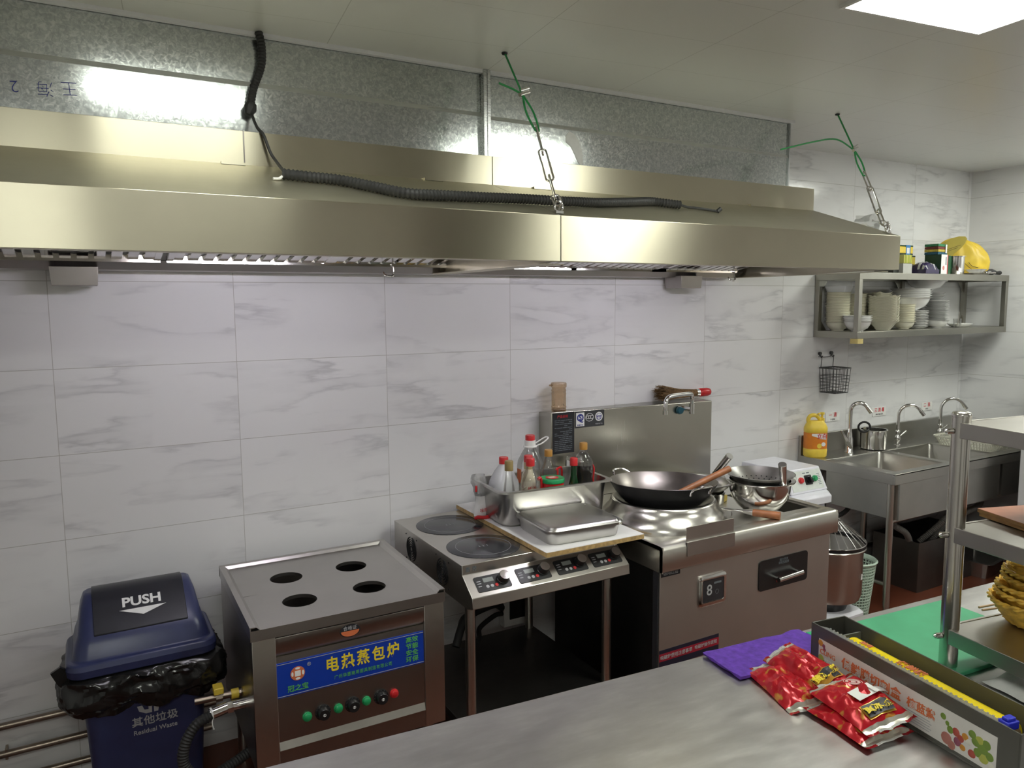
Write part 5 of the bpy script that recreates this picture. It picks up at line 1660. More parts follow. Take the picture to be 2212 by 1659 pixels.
stack(square_bowl(.130, .060, 'cream', .010), 17, 4.345, -.078, ZB, .0105, 'square_bowl', 'bowl', 'square cream bowl in the taller stack behind, near the wall', 'rear stack of square cream bowls', rz=2)
stack(bowl_mk(.064, .046, 'cream', .45), 11, 4.452, -.190, ZB, .0105, 'bowl', 'bowl', 'small cream bowl in the stack right of the square bowls', 'stack of small cream bowls')
stack(plate_mk(.064, .012, 'porcelain'), 11, 4.600, -.180, ZB, .0098, 'saucer', 'plate', 'white saucer in the low pile under the big nested bowls', 'low pile of white saucers')
stack(bowl_mk(.116, .080, 'porcelain', .35), 5, 4.585, -.142, ZB + 11 * .0098 + .004, .0135, 'serving_bowl', 'bowl', 'big white bowl among the five nested above the saucers', 'five big nested white bowls')
stack(bowl_mk(.070, .048, 'porcelain', .42), 1, 4.800, -.185, ZB, .01, 'bowl', 'bowl', 'single white bowl that carries the pile of white plates at the right', 'dishes on the wall shelf')
stack(plate_mk(.068, .010, 'porcelain'), 15, 4.800, -.185, ZB + .046, .0082, 'small_plate', 'plate', 'small white plate in the tall pile standing on a bowl', 'tall pile of small white plates')
stack(plate_mk(.060, .022, 'porcelain'), 14, 4.940, -.082, ZB, .0155, 'deep_plate', 'plate', 'white deep plate in the rear pile at the right', 'rear pile of white deep plates')
o = bowl_mk(.118, .060, 'porcelain', .4)()
o.name = 'serving_bowl'; o.location = (4.80, -.100, 1.780); o.rotation_euler = (R(0), R(6), 0)
tag(o, 'wide translucent white bowl lying tilted on top of the right piles', 'bowl')
b = loft(B(), [[(x * 1.25, y, z) for x, y, z in ring(r_, z_, 36)] for r_, z_ in ((.045, 0), (.050, .003), (.068, .016), (.070, .022), (.067, .022), (.048, .006), (.043, .004))])
solo('oval_dish', b, 'porcelain', 'white oval dish lying alone at the right of the shelf', 'plate', (5.085, -.170, ZB), smooth=40)
t = thing('glass_cup', 'small clear glass with a stirrer beside the white plates', 'glass', (4.975, -.215, ZB), 0)
mk('cup', lathe(B(), [(0, 0), (.020, 0), (.026, .055), (.024, .055), (.0185, .004), (0, .004)], 20), 'clear', t)
mk('stirrer', cyl(B(), (.004, 0, .006), (.018, 0, .100), .0024, n=8), 'steel_dark', t)

# ------------------------------------------------------------------ things on top of the wall shelf
ZT = 1.8708
def pack(name, label, cat, loc, rz, boxes):
    t = thing(name, label, cat, loc, rz)
    for nm, dims, m, bv in boxes:
        mk(nm, box(B(), *dims), m, t, bev=bv)
    return t
pack('sponge_carton', 'dark carton lying behind the hood end at the left of the shelf top', 'carton', (4.36, -.150, ZT), 4,
     [('carton', (-.075, -.06, 0, .075, .06, .058), plain('dark_carton', (.03, .035, .03), .5), .002), ('end_label', (.020, -.0606, .004, .068, -.06, .052), 'paper', 0)])
t = thing('scourer_pack', 'pack of yellow green scouring sponges stood on edge at the left of the shelf top', 'sponge pack', (4.395, -.20, ZT + .0), 4)
mk('tray', box(B(), -.05, -.035, 0, .048, -.0, .060), plain('grey_tray', (.50, .50, .47), .5), t, bev=.002)
for i in range(6):
    mk('sponge', box(B(), -.048 + i * .0155, -.036, .0605, -.036 + i * .0155, .004, .112), plain('lime_sponge_%d' % i, (.50, .55, .08) if i % 2 else (.60, .58, .16), .7), t, bev=.003)
t = pack('sponge_pack', 'yellow sponge pack with a blue paper band on the shelf top', 'sponge pack', (4.475, -.125, ZT + .116), 3,
     [('sponge', (-.090, -.035, .010, .090, .035, .052), 'yellow', .005), ('scourer', (-.090, -.035, .052, .090, .035, .060), plain('dark_green_scourer', (.02, .07, .03), .8), .002), ('lower_scourer', (-.090, -.035, 0, .090, .035, .010), plain('dark_scourer', (.02, .04, .025), .8), .002)])
mk('band', box(B(), .010, -.0362, -.0004, .058, .0362, .0612), plain('blue_band', (.03, .20, .52), .4), t)
mk('barcode', box(B(), .018, -.0368, .010, .048, -.0362, .045), 'ink_white', t)
pack('sponge_pack', 'yellow sponge block under the blue banded pack on the shelf top', 'sponge pack', (4.505, -.125, ZT + .060), 2,
     [('sponge', (-.085, -.035, .0, .085, .035, .046), plain('dim_yellow_sponge', (.46, .36, .05), .6), .004), ('scourer', (-.085, -.035, .046, .085, .035, .055), plain('black_scourer', (.02, .03, .02), .8), .002)])
pack('carton', 'low dark box under the sponge packs on the shelf top', 'carton', (4.520, -.115, ZT), 0,
     [('carton', (-.07, -.045, 0, .07, .045, .059), plain('blackish_carton', (.03, .03, .04), .4), .002)])
# crinkled purple pack
b = B()
g = []
for i in range(13):
    row = []
    for j in range(9):
        u, v = i / 12 * 2 - 1, j / 8 * 2 - 1
        e = (1 - abs(u) ** 3) * (1 - abs(v) ** 3)
        row.append((u * .075 + .004 * noise.noise((i * .7, j * .7, 2)), v * .055, .026 + .045 * max(0, e) ** .6 + .012 * noise.noise((i * .6, j * .6, 0)) * e))
    g.append(row)
tv = [[b.verts.new(p) for p in r] for r in g]
bv = [[b.verts.new((p[0], p[1] * .96, .001 + .025 * (abs(i / 6 - 1) ** 4) * 0)) for j, p in enumerate(r)] for i, r in enumerate(g)]
for i in range(12):
    for j in range(8):
        f = quad(b, (tv[i][j], tv[i + 1][j], tv[i + 1][j + 1], tv[i][j + 1])); f.material_index = 1 if (i + j) % 7 in (1,) or 2 < j < 4 else 0
        quad(b, (bv[i][j], bv[i][j + 1], bv[i + 1][j + 1], bv[i + 1][j]))
for i in range(12):
    for j in (0, 8): quad(b, (tv[i][j], bv[i][j], bv[i + 1][j], tv[i + 1][j]))
for j in range(8):
    for i in (0, 12): quad(b, (tv[i][j], tv[i][j + 1], bv[i][j + 1], bv[i][j]))
solo('towel_pack', b, [plain('dark_violet_film', (.030, .022, .075), .2), plain('silver_film', (.45, .45, .46), .25)], 'shiny dark violet plastic pack between the cartons on the shelf top', 'pack', (4.555, -.235, ZT), 4, smooth=30)
t = pack('carton', 'white carton with a red edge and dark green side on the shelf top', 'carton', (4.715, -.215, ZT), 6,
     [('carton', (-.045, -.05, 0, .045, .05, .120), plain('green_black_carton', (.012, .05, .03), .4), .0015), ('white_face', (-.0455, -.0506, .001, .030, -.05, .119), 'paper', 0), ('red_edge', (.030, -.0508, .001, .0385, -.05, .119), 'ink_red', 0)])
mk('picture', lathe(B(), [(0, 0), (.014, 0), (.012, .0006), (0, .0006)], 9), plain('pink_print', (.60, .22, .2), .5), t, (-.015, -.0508, .038), (R(90), 0, 0))
b = B()
for i in range(3): box(b, .008 + i * .005, -.0510, .055, .011 + i * .005, -.0506, .105)
mk('print_line', b, 'ink_dim', t)
pack('carton', 'dark green carton right of the white and red one on the shelf top', 'carton', (4.800, -.190, ZT), 4,
     [('carton', (-.030, -.05, 0, .030, .05, .116), plain('bottle_green_carton', (.015, .09, .035), .4), .002)])
t = thing('scouring_pad_pack', 'pack of green, brown, yellow and blue scouring pads on the cartons', 'scouring pads', (4.728, -.200, ZT + .1205), 8)
for i, c in enumerate(((.03, .11, .17), (.55, .43, .07), (.16, .045, .03), (.04, .20, .09))):
    b = box(B(), -.062, -.040, i * .0165, .062, .040, i * .0165 + .0145)
    bmesh.ops.subdivide_edges(b, edges=b.edges, cuts=3, use_grid_fill=True)
    for v in b.verts: v.co += Vector((1, 1, .35)) * .0028 * noise.noise(v.co * 60 + Vector((i, 0, 0)))
    mk('pad', b, plain('scouring_pad_%d' % i, c, .8, 0, .25, 90), t, smooth=30)
mk('paper_tag', box(B(), .030, -.0445, .010, .050, -.0435, .062), 'paper', t)
t = thing('steel_cup', 'straight steel beaker right of the cartons on the shelf top', 'beaker', (4.893, -.225, ZT), 0)
mk('cup', lathe(B(), [(0, 0), (.050, 0), (.054, .004), (.056, .108), (.063, .111), (.063, .114), (.054, .113), (.051, .006), (0, .006)], 36), 'chrome', t, smooth=45)
# big yellow bag
b = B()
rows = []
n = 72
pv = [(0, .90), (.04, .96), (.10, 1.0), (.16, 1.03), (.22, 1.04), (.28, 1.04), (.34, 1.04), (.40, 1.03), (.46, 1.01), (.52, .99), (.58, .96), (.63, .94), (.68, .91), (.73, .88), (.78, .84), (.82, .79), (.86, .74), (.90, .66), (.94, .54), (.97, .40), (1.0, .16)]
for v, q_ in pv:
    row = []
    for i in range(n):
        a = 2 * PI * i / n
        f = 1 + .16 * noise.noise((math.cos(a) * 1.6 + 3, math.sin(a) * 1.6, v * 2.0)) + .16 * (.5 - abs(noise.noise((math.cos(a) * 3.2, math.sin(a) * 3.2, v * 2.2 + 4)))) * min(1, v * 4) - .05
        row.append(b.verts.new((.150 * q_ * math.cos(a) * f - .03 * v * v, .070 * (q_ ** .7) * math.sin(a) * f, .235 * v + .035 * noise.noise((math.cos(a) * 1.4, math.sin(a) * 1.4, v)) * v * v + .010 * noise.noise((math.cos(a) * 4, math.sin(a) * 4, v * 3)) * (v > .1))))
    rows.append(row)
for p, q in zip(rows, rows[1:]):
    for i in range(n): quad(b, (p[i], p[(i + 1) % n], q[(i + 1) % n], q[i]))
quad(b, rows[-1]); quad(b, rows[0][::-1])
t = thing('yellow_bag', 'big yellow carrier bag with black line drawing standing in the shelf corner', 'bag', (5.112, -.150, ZT), -58)
mk('bag', b, 'bagyellow', t, smooth=70)
flap = [(-.120, .115), (-.135, .150), (-.130, .185), (-.105, .215), (-.070, .238), (-.030, .248), (.005, .246), (.016, .230), (.005, .200), (-.020, .170), (-.055, .135), (-.080, .105), (-.100, .075), (-.118, .085)]
b = loft(B(), [[(x, -.080 - .0, z) for x, z in flap], [(x * .98 - .002, -.088, z * .985 + .003) for x, z in flap]])
fo = mk('folded_flap', b, 'bagolive', t, bev=.002)
b = B()
for p, q in (((-.108, .160), (-.020, .192)), ((-.108, .148), (-.035, .176))):
    tube(b, [(p[0], -.0885, p[1]), (q[0], -.0885, q[1])], .0013, 4)
mk('print_line', b, 'ink_black', fo)
b = B()
for pts in ([(.010, .075), (.035, .048), (.062, .030), (.088, .026)], [(.030, .082), (.050, .058), (.085, .046)]):
    tube(b, cr([(x, -.0705 * max(.2, 1 - (x / .16) ** 2) ** .5 - .006, z) for x, z in pts], 4), .0018, 4)
mk('drawn_line', b, 'ink_black', t)
t = thing('small_dish', 'low white dish in front of the yellow bag on the shelf top', 'dish', (5.115, -.232, ZT + .014), 0)
mk('dish', shell([(.040, 0), (.043, .003), (.058, .016), (.066, .022)]), 'porcelain', t, smooth=45)
t = thing('steel_tray', 'thin steel tray under the small white dish on the shelf top', 'tray', (5.10, -.225, ZT), 0)
mk('tray', loft(B(), [rr(.17, .12, .02, 0), rr(.19, .138, .025, .011), rr(.185, .133, .025, .011), rr(.165, .115, .02, .002)]), 'chrome', t)
t = stick('steel_ladle', 'steel ladle with a dark grip lying at the right end of the shelf top', 'ladle', (5.20, -.262, ZT + .012), (5.34, -.262, ZT + .016), [('rod', 0, .75, .006, .006, 'chrome'), ('handle', .70, 1.05, .010, .013, 'rubber')])
b = lathe(B(), [(0, 0), (.03, .004), (.042, .020), (.040, .022), (.028, .008), (0, .004)], 24)
mk('ladle_bowl', xf(b, (-.04, 0, -.010)), 'chrome', t)
b = B()
rows = []
for k in range(7):
    v = k / 6
    rows.append([b.verts.new(((.055 * math.cos(a) * math.sin(PI * (.08 + .84 * v)) * (1 + .2 * noise.noise((math.cos(a), math.sin(a), v * 3))), .030 * math.sin(a) * math.sin(PI * (.08 + .84 * v)), .003 + .040 * v))) for a in [2 * PI * i / 18 for i in range(18)]])
for p, q in zip(rows, rows[1:]):
    for i in range(18): quad(b, (p[i], p[(i + 1) % 18], q[(i + 1) % 18], q[i]))
quad(b, rows[0][::-1]); quad(b, rows[-1])
solo('scrubber', b, plain('dark_steel_wool', (.07, .07, .075), .5, .4, .5, 120, .8), 'dark steel wool scrubber behind the ladle at the shelf corner', 'scrubber', (5.325, -.215, ZT), smooth=40)

# ------------------------------------------------------------------ foreground work table
TU = Vector((.9967, -.0812, 0)); TV = Vector((-.0812, -.9967, 0))
TL, TD = 3.36, .86
TC = Vector((1.325, -1.6185, 0)) + TV * (TD / 2)
TRZ = -4.658
t = thing('work_table', 'worn stainless work table in the foreground', 'table', TC, TRZ)
b = box(B(), -TL / 2, -TD / 2, .755, TL / 2, TD / 2, .800)
mk('tabletop', b, 'steel_top', t, bev=.006, seg=3)
for sx in (-1, 1):
    for sy in (-1, 1):
        mk('leg', cyl(B(), (sx * (TL / 2 - .06), sy * (TD / 2 - .06), 0), (sx * (TL / 2 - .06), sy * (TD / 2 - .06), .756), .02), 'steel', t)
mk('undershelf', box(B(), -TL / 2 + .04, -TD / 2 + .04, .17, TL / 2 - .04, TD / 2 - .04, .20), 'steel_dull', t, bev=.002)
ZP = .8003

# purple cloth, folded
b = B()
nx, ny = 26, 14
def cl(u, v, layer):
    x, y = u * .33, v * .142
    z = .0035 + .0075 * layer + .0022 * noise.noise((u * 7, v * 5, layer * 4)) * (1 if layer else .3)
    if layer: z += .002 * noise.noise((u * 18, v * 14, 1))
    x += .006 * noise.noise((v * 5, 2.2, layer)); y += .005 * noise.noise((u * 6, 8.1, layer))
    return (x, y, max(.0012, z))
lay = [[[b.verts.new(cl(i / nx, j / ny, k)) for j in range(ny + 1)] for i in range(nx + 1)] for k in (0, 1)]
for i in range(nx):
    for j in range(ny):
        for k in (0, 1):
            q = (lay[k][i][j], lay[k][i + 1][j], lay[k][i + 1][j + 1], lay[k][i][j + 1]); quad(b, q if k else q[::-1])
for i in range(nx):
    for j in (0, ny): quad(b, (lay[0][i][j], lay[0][i + 1][j], lay[1][i + 1][j], lay[1][i][j]))
for j in range(ny):
    for i in (0, nx): quad(b, (lay[0][i][j], lay[0][i][j + 1], lay[1][i][j + 1], lay[1][i][j]))
solo('cleaning_cloth', b, 'purple', 'folded purple microfibre cloth on the back edge of the work table', 'cloth', (1.424, -1.775, ZP), -5.5, smooth=70)
b = box(B(), -.035, -.022, 0, .035, .022, .012)
solo('scouring_pad', b, plain('bright_green_pad', (.02, .36, .16), .7, 0, .2, 60), 'small bright green pad on the table edge between cloth and film cutter', 'scouring pad', (1.795, -1.715, ZP), -8, bev=.002)

# red foil bags of rock sugar
def foil_bag(label, loc, rot, w_, l_, h_, seed, front=True):
    t = thing('sugar_bag', label, 'sugar bag', loc, 0, 'red foil bags on the table', rot=rot)
    b = B()
    nx, ny = 22, 28
    def P(i, j, top):
        u, v = i / nx * 2 - 1, j / ny * 2 - 1
        cr_ = max(0, (abs(v) - .84) / .16)
        e = max(0, 1 - abs(u) ** 2.6) * max(0, 1 - (min(1, abs(v) / .86)) ** 2.8)
        z = h_ * e ** .62
        wr = noise.noise((u * 2.4 + seed, v * 3.2, seed)) * .012 + noise.noise((u * 6 + seed, v * 7, 2 * seed)) * .0055
        z = z * (1 if top else -.55) + wr * (e ** .5) * (1 if top else .3) + .0012 * cr_ * math.sin(u * 9 + seed)
        return (u * w_ / 2 * (1 - .06 * (1 - abs(v)) ** 2 + .02 * noise.noise((v * 4, seed, 0))), v * l_ / 2 + .004 * noise.noise((u * 4, seed, 3)), z + h_ * .56)
    T = [[b.verts.new(P(i, j, True)) for j in range(ny + 1)] for i in range(nx + 1)]
    Bm = [[(T[i][j] if i in (0, nx) or j in (0, ny) else b.verts.new(P(i, j, False))) for j in range(ny + 1)] for i in range(nx + 1)]
    for i in range(nx):
        for j in range(ny):
            u, v = (i + .5) / nx * 2 - 1, (j + .5) / ny * 2 - 1
            m_ = 0
            if v > .86: m_ = 1
            elif v < -.82: m_ = 2
            f = quad(b, (T[i][j], T[i + 1][j], T[i + 1][j + 1], T[i][j + 1])); f.material_index = m_
            if len({Bm[i][j], Bm[i][j + 1], Bm[i + 1][j + 1], Bm[i + 1][j]} & {T[i][j], T[i][j + 1], T[i + 1][j + 1], T[i + 1][j]}) < 4:
                f = quad(b, (Bm[i][j], Bm[i][j + 1], Bm[i + 1][j + 1], Bm[i + 1][j])); f.material_index = 4 if abs(u) < .55 else 0
    o = mk('bag', b, ['foil', 'silver', 'silver', 'gold', 'paper'], t, smooth=28)
    if front:
        def zt(x, y):
            u, v = x / (w_ / 2), y / (l_ / 2)
            i, j = (u + 1) / 2 * nx, (v + 1) / 2 * ny
            return max(P(math.floor(i), math.floor(j), True)[2], P(math.ceil(i), math.ceil(j), True)[2], P(math.floor(i), math.ceil(j), True)[2], P(math.ceil(i), math.floor(j), True)[2])
        def sheet(name, x0, y0, x1, y1, mat, lift, par, n=5):
            bb = B()
            R_ = [[bb.verts.new((x0 + (x1 - x0) * i / n, y0 + (y1 - y0) * j / n, zt(x0 + (x1 - x0) * i / n, y0 + (y1 - y0) * j / n) + lift)) for j in range(n + 1)] for i in range(n + 1)]
            for i in range(n):
                for j in range(n): quad(bb, (R_[i][j], R_[i + 1][j], R_[i + 1][j + 1], R_[i][j + 1]))
            return mk(name, bb, mat, par)
        yl = -l_ * .27
        g_ = sheet('label_border', -.036, yl - .016, .036, yl + .016, 'gold', .0022, t)
        k_ = sheet('label', -.034, yl - .014, .034, yl + .014, 'ink_black', .0030, g_)
        zz_ = max(zt(x, yl) for x in (-.03, 0, .03)) + .0040
        tx = text('lettering', '黄冰糖', .024, k_, (0, yl, zz_), (0, 0, 0), 'ink_yellow', bold=.0007)
    return t, (lambda x, y: 0) 
foil_bag('red foil sugar bag lying lowest at the left of the pile', (1.482, -1.862, ZP + .001), (R(2), R(-10), R(-17)), .100, .200, .022, 1.3, False)
foil_bag('red foil sugar bag leaning between the lower bag and the film cutter', (1.552, -1.872, ZP + .022), (R(3), R(-20), R(-6)), .092, .215, .026, 2.7, True)
foil_bag('red foil sugar bag lying under the front one of the pile', (1.497, -2.038, ZP + .001), (R(0), R(-2), R(-6)), .135, .175, .020, 4.1, False)
tb, _ = foil_bag('red foil sugar bag on top at the front with a white date sticker', (1.518, -2.030, ZP + .027), (R(4), R(-7), R(-9)), .132, .180, .023, 5.9, True)
mk('date_sticker', xf(box(B(), -.033, -.016, 0, .033, .016, .0006), (.012, .002, .0365), (R(4), R(2), R(8))), 'paper', tb)
mk('clear_tape', xf(box(B(), -.022, -.009, 0, .022, .009, .0006), (.050, .002, .0305), (R(2), R(22), R(8))), 'ink_white', tb)
b = lathe(B(), [(.010, 0), (.016, 0), (.016, .0005), (.010, .0005)], 24)
lathe(b, [(.019, 0), (.0205, 0), (.0205, .0005), (.019, .0005)], 24)
lathe(b, [(0, 0), (.007, 0), (.007, .0005), (0, .0005)], 18)
mk('emblem', xf(b, (.022, .042, .0335), (R(-14), R(10), 0)), plain('pale_pink_print', (.75, .50, .48), .4), tb)

# film cutter box with a roll
t = thing('film_cutter', 'long dark film cutter box with a printed front at the right of the table', 'film cutter', (1.628, -1.812, ZP), -9)
W_, L_, H_, th = .105, .535, .118, .004
M['acrylic'] = clear('grey_acrylic', (.38, .37, .34), .08, .08, .55, (.10, .098, .085))
b = B()
box(b, 0, -L_, 0, W_, 0, th)
box(b, W_ - th, -L_, th, W_, 0, H_)
box(b, 0, -th, th, W_ - th, 0, H_); box(b, 0, -L_, th, W_ - th, -L_ + th, H_)
mk('back_shell', b, 'smoke', t, bev=.0008)
b = box(B(), 0, -L_ + th, th, th, -th, H_)
mk('front_wall', b, 'smoke', t, bev=.0008)
b = B()
prism(b, [(.0005, H_ + .001), (.0225, H_ - .006), (.0225, H_ - .008), (.0005, H_ - .001)], 'y', -L_ + .03, -.03)
for i in range(40):
    y_ = -.04 - i * (L_ - .09) / 39
    box(b, .0215, y_ - .0018, H_ - .0075, .0245, y_ + .0018, H_ - .0045)
mk('cutting_edge', b, 'cfoil', t)
mk('divider', box(B(), .012, -.060, .03, W_ - th - .001, -.056, .100), plain('grey_divider', (.17, .18, .16), .3), t)
mk('slider', box(box(B(), .006, -L_ + .030, H_ - .012, .036, -L_ + .052, H_ + .004), .010, -L_ + .034, H_ + .004, .032, -L_ + .048, H_ + .010), plain('blue_slider', (.02, .03, .55), .4), t, bev=.002)
FL = (R(90), 0, R(-90))
lbl = mk('printed_label', box(B(), -.0009, -L_ + .045, .012, -.0001, -.028, .088), plain('marble_print', (.64, .62, .59), .35, 0, .05, 20), t)
xl = -.0013
text('lettering', 'CLING', .017, lbl, (xl, -.058, .058), FL, 'ink_orange', bold=.0001)
text('lettering', 'FILM', .0135, lbl, (xl, -.062, .040), FL, 'ink_white')
text('lettering', '保鲜膜切割盒', .0275, lbl, (xl, -.187, .059), FL, 'ink_orange', spacing=1.06, bold=.0007)
text('lettering', '植蓝紫', .0235, lbl, (xl, -.322, .057), FL, 'ink_orange', bold=.0005)
text('lettering', '强力吸盘   安全滑刀   省时省力', .0085, lbl, (xl, -.19, .036), FL, 'ink_orange')
b = B()
for i in range(5): box(b, xl, -.345 + .0 - (.004 if i % 2 else 0), .040 - i * .0055, xl + .0004, -.285, .0418 - i * .0055)
mk('print_line', b, 'ink_grey', lbl)
random.seed(9)
def blob(nm, y, z, r_, c, sy=1.0):
    bb = lathe(B(), [(0, 0), (r_, 0), (r_ * .9, .0004), (0, .0005)], 12)
    for v in bb.verts: v.co.x *= sy * (1 + .25 * noise.noise((v.co.x * 90, y * 40, 1))); v.co.y *= (1 + .25 * noise.noise((v.co.y * 90, z * 40, 2)))
    mk(nm, xf(bb, (xl + .0006, y, z), (0, R(-90), 0)), c, lbl)
PR = {k: plain('print_' + k, c, .5) for k, c in dict(tomato=(.40, .07, .05), leaf=(.16, .25, .04), carrot=(.55, .24, .03), onion=(.26, .07, .12), radish=(.40, .16, .13), lime=(.40, .42, .08), garlic=(.66, .64, .56)).items()}
for y, z, r_, c in ((-.034, .078, .0085, 'carrot'), (-.044, .074, .0055, 'onion'), (-.047, .066, .005, 'onion'), (-.036, .040, .010, 'lime'), (-.046, .031, .009, 'leaf'), (-.055, .027, .008, 'leaf'), (-.081, .036, .006, 'onion'), (-.086, .026, .006, 'onion'),
                    (-.375, .070, .007, 'leaf'), (-.385, .060, .005, 'leaf'), (-.392, .050, .008, 'leaf'), (-.405, .052, .009, 'tomato'), (-.415, .044, .008, 'tomato'), (-.425, .053, .008, 'carrot'), (-.432, .046, .007, 'garlic'), (-.408, .034, .009, 'onion'), (-.420, .028, .007, 'carrot'),
                    (-.384, .028, .013, 'radish'), (-.396, .020, .010, 'radish'), (-.440, .066, .009, 'leaf'), (-.448, .055, .010, 'leaf'), (-.456, .062, .010, 'lime'), (-.462, .048, .012, 'leaf'), (-.470, .060, .010, 'leaf'), (-.452, .036, .010, 'leaf'), (-.440, .026, .009, 'tomato'), (-.464, .030, .011, 'lime'), (-.476, .040, .009, 'leaf'), (-.480, .022, .008, 'garlic')):
    blob('printed_vegetable', y, z, r_, PR[c])
t = thing('film_roll', 'yellow roll of cling film lying in the film cutter box', 'film roll', Vector((1.628, -1.812, ZP)) + Euler((0, 0, R(-9))).to_matrix() @ Vector((.050, -.075, .070)), -9)
mk('roll', cyl(B(), (0, -.005, 0), (0, -.405, 0), .0340, n=36), 'film', t, bev=.002)
mk('core', lathe(B(), [(.016, -.006), (.024, -.006), (.024, .006), (.016, .006)], 24), plain('cardboard_core', (.30, .20, .10), .8), t, (0, -.404, 0), (R(90), 0, 0))
for s_, y_, sz_ in (('保鲜膜', -.175, .024), ('妙用', -.050, .016)):
    text('lettering', s_, sz_, t, (0, y_, .0346), (0, 0, R(-90)), 'ink_orange', bold=.0005)

# green board and white bag
b = box(B(), 0, -.325, 0, .56, 0, .010)
solo('cutting_board', b, 'greenboard', 'flat green plastic board on the table under the rack', 'board', (1.752, -1.6935, ZP), -5, bev=.002)
b = B()
g = []
for i in range(15):
    row = []
    for j in range(11):
        u, v = i / 14, j / 10
        e = math.sin(PI * u) * math.sin(PI * v)
        row.append(b.verts.new((.19 * u + .01 * noise.noise((v * 3, 1, 1)), -.12 * v + .01 * noise.noise((u * 3, 4, 1)), .003 + .030 * e ** .7 + .018 * abs(noise.noise((u * 5, v * 5, 7))) * e ** .4)))
    g.append(row)
for i in range(14):
    for j in range(10): quad(b, (g[i][j], g[i][j + 1], g[i + 1][j + 1], g[i + 1][j]))
solo('paper_bag', b, 'paper', 'crumpled white bag on the table in front of the green board', 'bag', (1.915, -2.072, ZP), -8, smooth=40)

# ------------------------------------------------------------------ over-table rack
RO = Vector((1.917, -1.990, 0)); RRZ = -9
RM = Euler((0, 0, R(RRZ))).to_matrix()
t = thing('table_rack', 'three-tier stainless rack standing on the right end of the work table', 'rack', (RO.x, RO.y, ZP), RRZ)
rl, rd = .90, .36
for x_, y_, z0 in ((0, 0, .0105), (rl, 0, 0), (0, -rd, 0), (rl, -rd, 0)):
    b = cyl(B(), (x_, y_, z0), (x_, y_, .636), .0212, n=28)
    p_ = mk('post', b, 'post', t, smooth=50)
    mk('post_cap', lathe(B(), [(.0218, .634), (.0224, .640), (.020, .645), (.010, .648), (0, .6485)], 28, x_, y_), 'post', p_, smooth=60)
for zt_ in (.622, .365, .108):
    b = box(B(), -.004, -rd - .004, zt_ - .006, rl + .004, .012, zt_ - .002)
    s_ = mk('shelf', b, 'steel_dull', t)
    for x0_, y0_, x1_, y1_ in ((-.018, -rd + .002, -.004, -.006), (rl + .004, -rd + .002, rl + .018, -.006), (.02, .006, rl - .02, .014), (.02, -rd - .014, rl - .02, -rd - .004)):
        mk('rail', box(B(), x0_, y0_, zt_ - .038, x1_, y1_, zt_), 'steel_dull', s_, bev=.0015)
    for y_ in (0, -rd):
        b = cyl(B(), (-.021, y_ + .006, zt_ - .022), (-.036, y_ + .010, zt_ - .022), .0075, n=10)
        lathe_ = cyl(b, (-.034, y_ + .0096, zt_ - .022), (-.041, y_ + .011, zt_ - .022), .0055, .003, n=10)
        mk('bolt', b, 'chrome', s_)
zm = ZP + .365 + .0002
def board(label, x, y, z, rz, w_, d_, h_):
    b = box(B(), 0, -d_, 0, w_, 0, h_ * .85)
    for v in b.verts: v.co.z = v.co.z
    box(b, 0, -d_, h_ * .85, w_, 0, h_, mi=1)
    return solo('wooden_board', b, ['boardedge', 'boardbrown'], label, 'board', (x, y, z), rz, 'brown boards on the rack')
board('lower of two brown boards stacked on the middle rack shelf', 2.052, -1.972, zm, -18, .40, .30, .0095)
board('upper reddish brown worn board on the middle rack shelf', 2.050, -1.968, zm + .0098, -19, .40, .30, .0095)
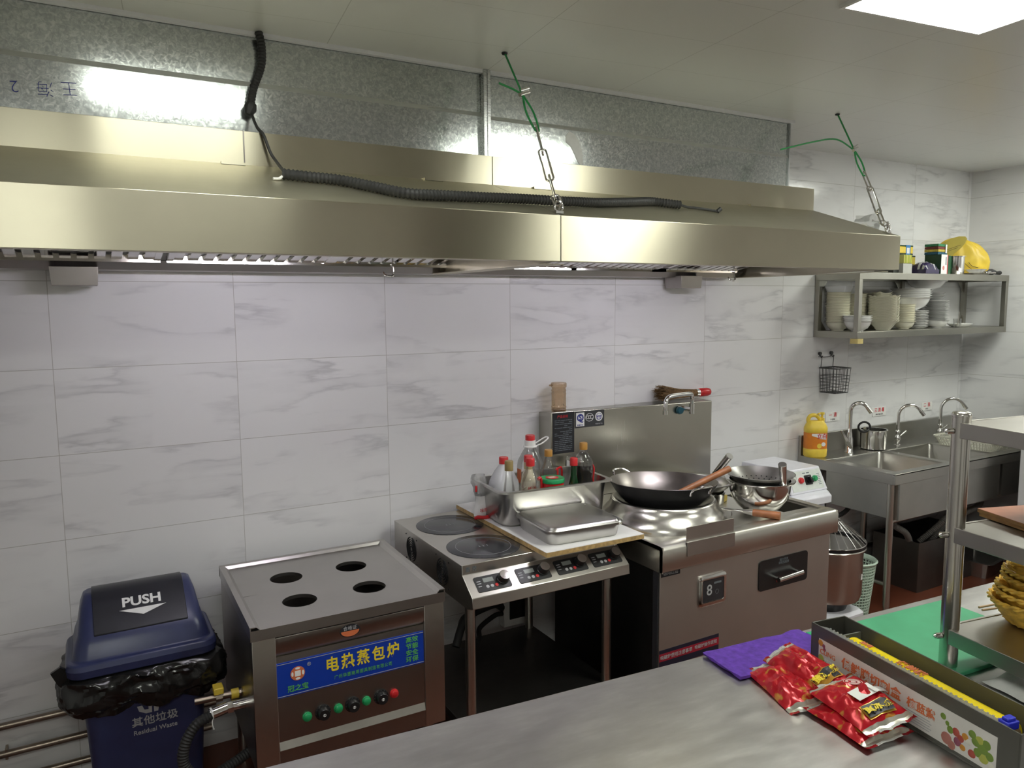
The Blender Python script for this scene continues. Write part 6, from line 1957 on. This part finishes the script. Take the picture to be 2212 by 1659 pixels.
# woven baskets
def basket(R1, h_, tilt, label, x, y, z):
    b = B()
    n = 72
    rows = []
    m_ = 11
    for k in range(m_):
        v = k / (m_ - 1)
        r_ = R1 * (.62 + .38 * v ** .7)
        row = []
        for i in range(n):
            a = 2 * PI * i / n
            wv = .0022 * math.sin(a * 24 + (PI if k % 2 else 0)) + .002 * noise.noise((math.cos(a) * 6, math.sin(a) * 6, v * 9 + R1 * 50))
            row.append(b.verts.new(((r_ + wv) * math.cos(a) * 1.25, (r_ + wv) * math.sin(a), .003 + h_ * v + .0012 * math.cos(a * 24 + k))))
        rows.append(row)
    for p, q in zip(rows, rows[1:]):
        for i in range(n): quad(b, (p[i], p[(i + 1) % n], q[(i + 1) % n], q[i]))
    quad(b, rows[0][::-1])
    o = solo('woven_basket', b, 'wicker', label, 'basket', (x, y, z), 0, 'woven baskets on the bottom rack shelf', rot=(R(tilt), R(tilt * .5), R(-20)), smooth=40)
    md = o.modifiers.new('solid', 'SOLIDIFY'); md.thickness = .004; md.offset = -1
    for s_, ph in ((1, 0), (1, PI)):
        rim = tube(B(), [((R1 + .0028 * math.cos(a * 14 + ph)) * math.cos(a) * 1.25, (R1 + .0028 * math.cos(a * 14 + ph)) * math.sin(a), h_ + .003 + .0035 * math.sin(a * 14 + ph)) for a in [2 * PI * i / 160 for i in range(160)]], .0036, 6, loop=True)
        mk('rim_strand', rim, 'wicker', o)
    return o
zb = ZP + .108 + .0002
BXc, BYc = 2.128, -2.105
for i, (r_, h_, ti) in enumerate(((.106, .062, 0), (.100, .058, 1.5), (.097, .056, -2), (.094, .054, 2), (.091, .052, -1.5))):
    basket(r_, h_, ti, ['lowest and widest straw basket of the nested stack on the rack', 'second straw basket from the bottom of the nested stack', 'middle straw basket of the nested stack on the rack', 'fourth straw basket from the bottom of the nested stack', 'topmost straw basket of the nested stack on the rack'][i],
           BXc + .003 * i, BYc - .002 * i, zb + .021 * i)
for i in range(2):
    b = cyl(B(), (0, 0, .0035), (.16, 0, .0035), .0030, .0022, 8)
    solo('chopstick', b, plain('pale_wood_%d' % i, (.45, .30, .17), .5), ['rear of two wooden chopsticks beside the straw baskets', 'front of two wooden chopsticks beside the straw baskets'][i], 'chopstick', (2.090 - .010 * i, -1.965 - .014 * i, zb), -10 - 6 * i, 'chopsticks on the rack')
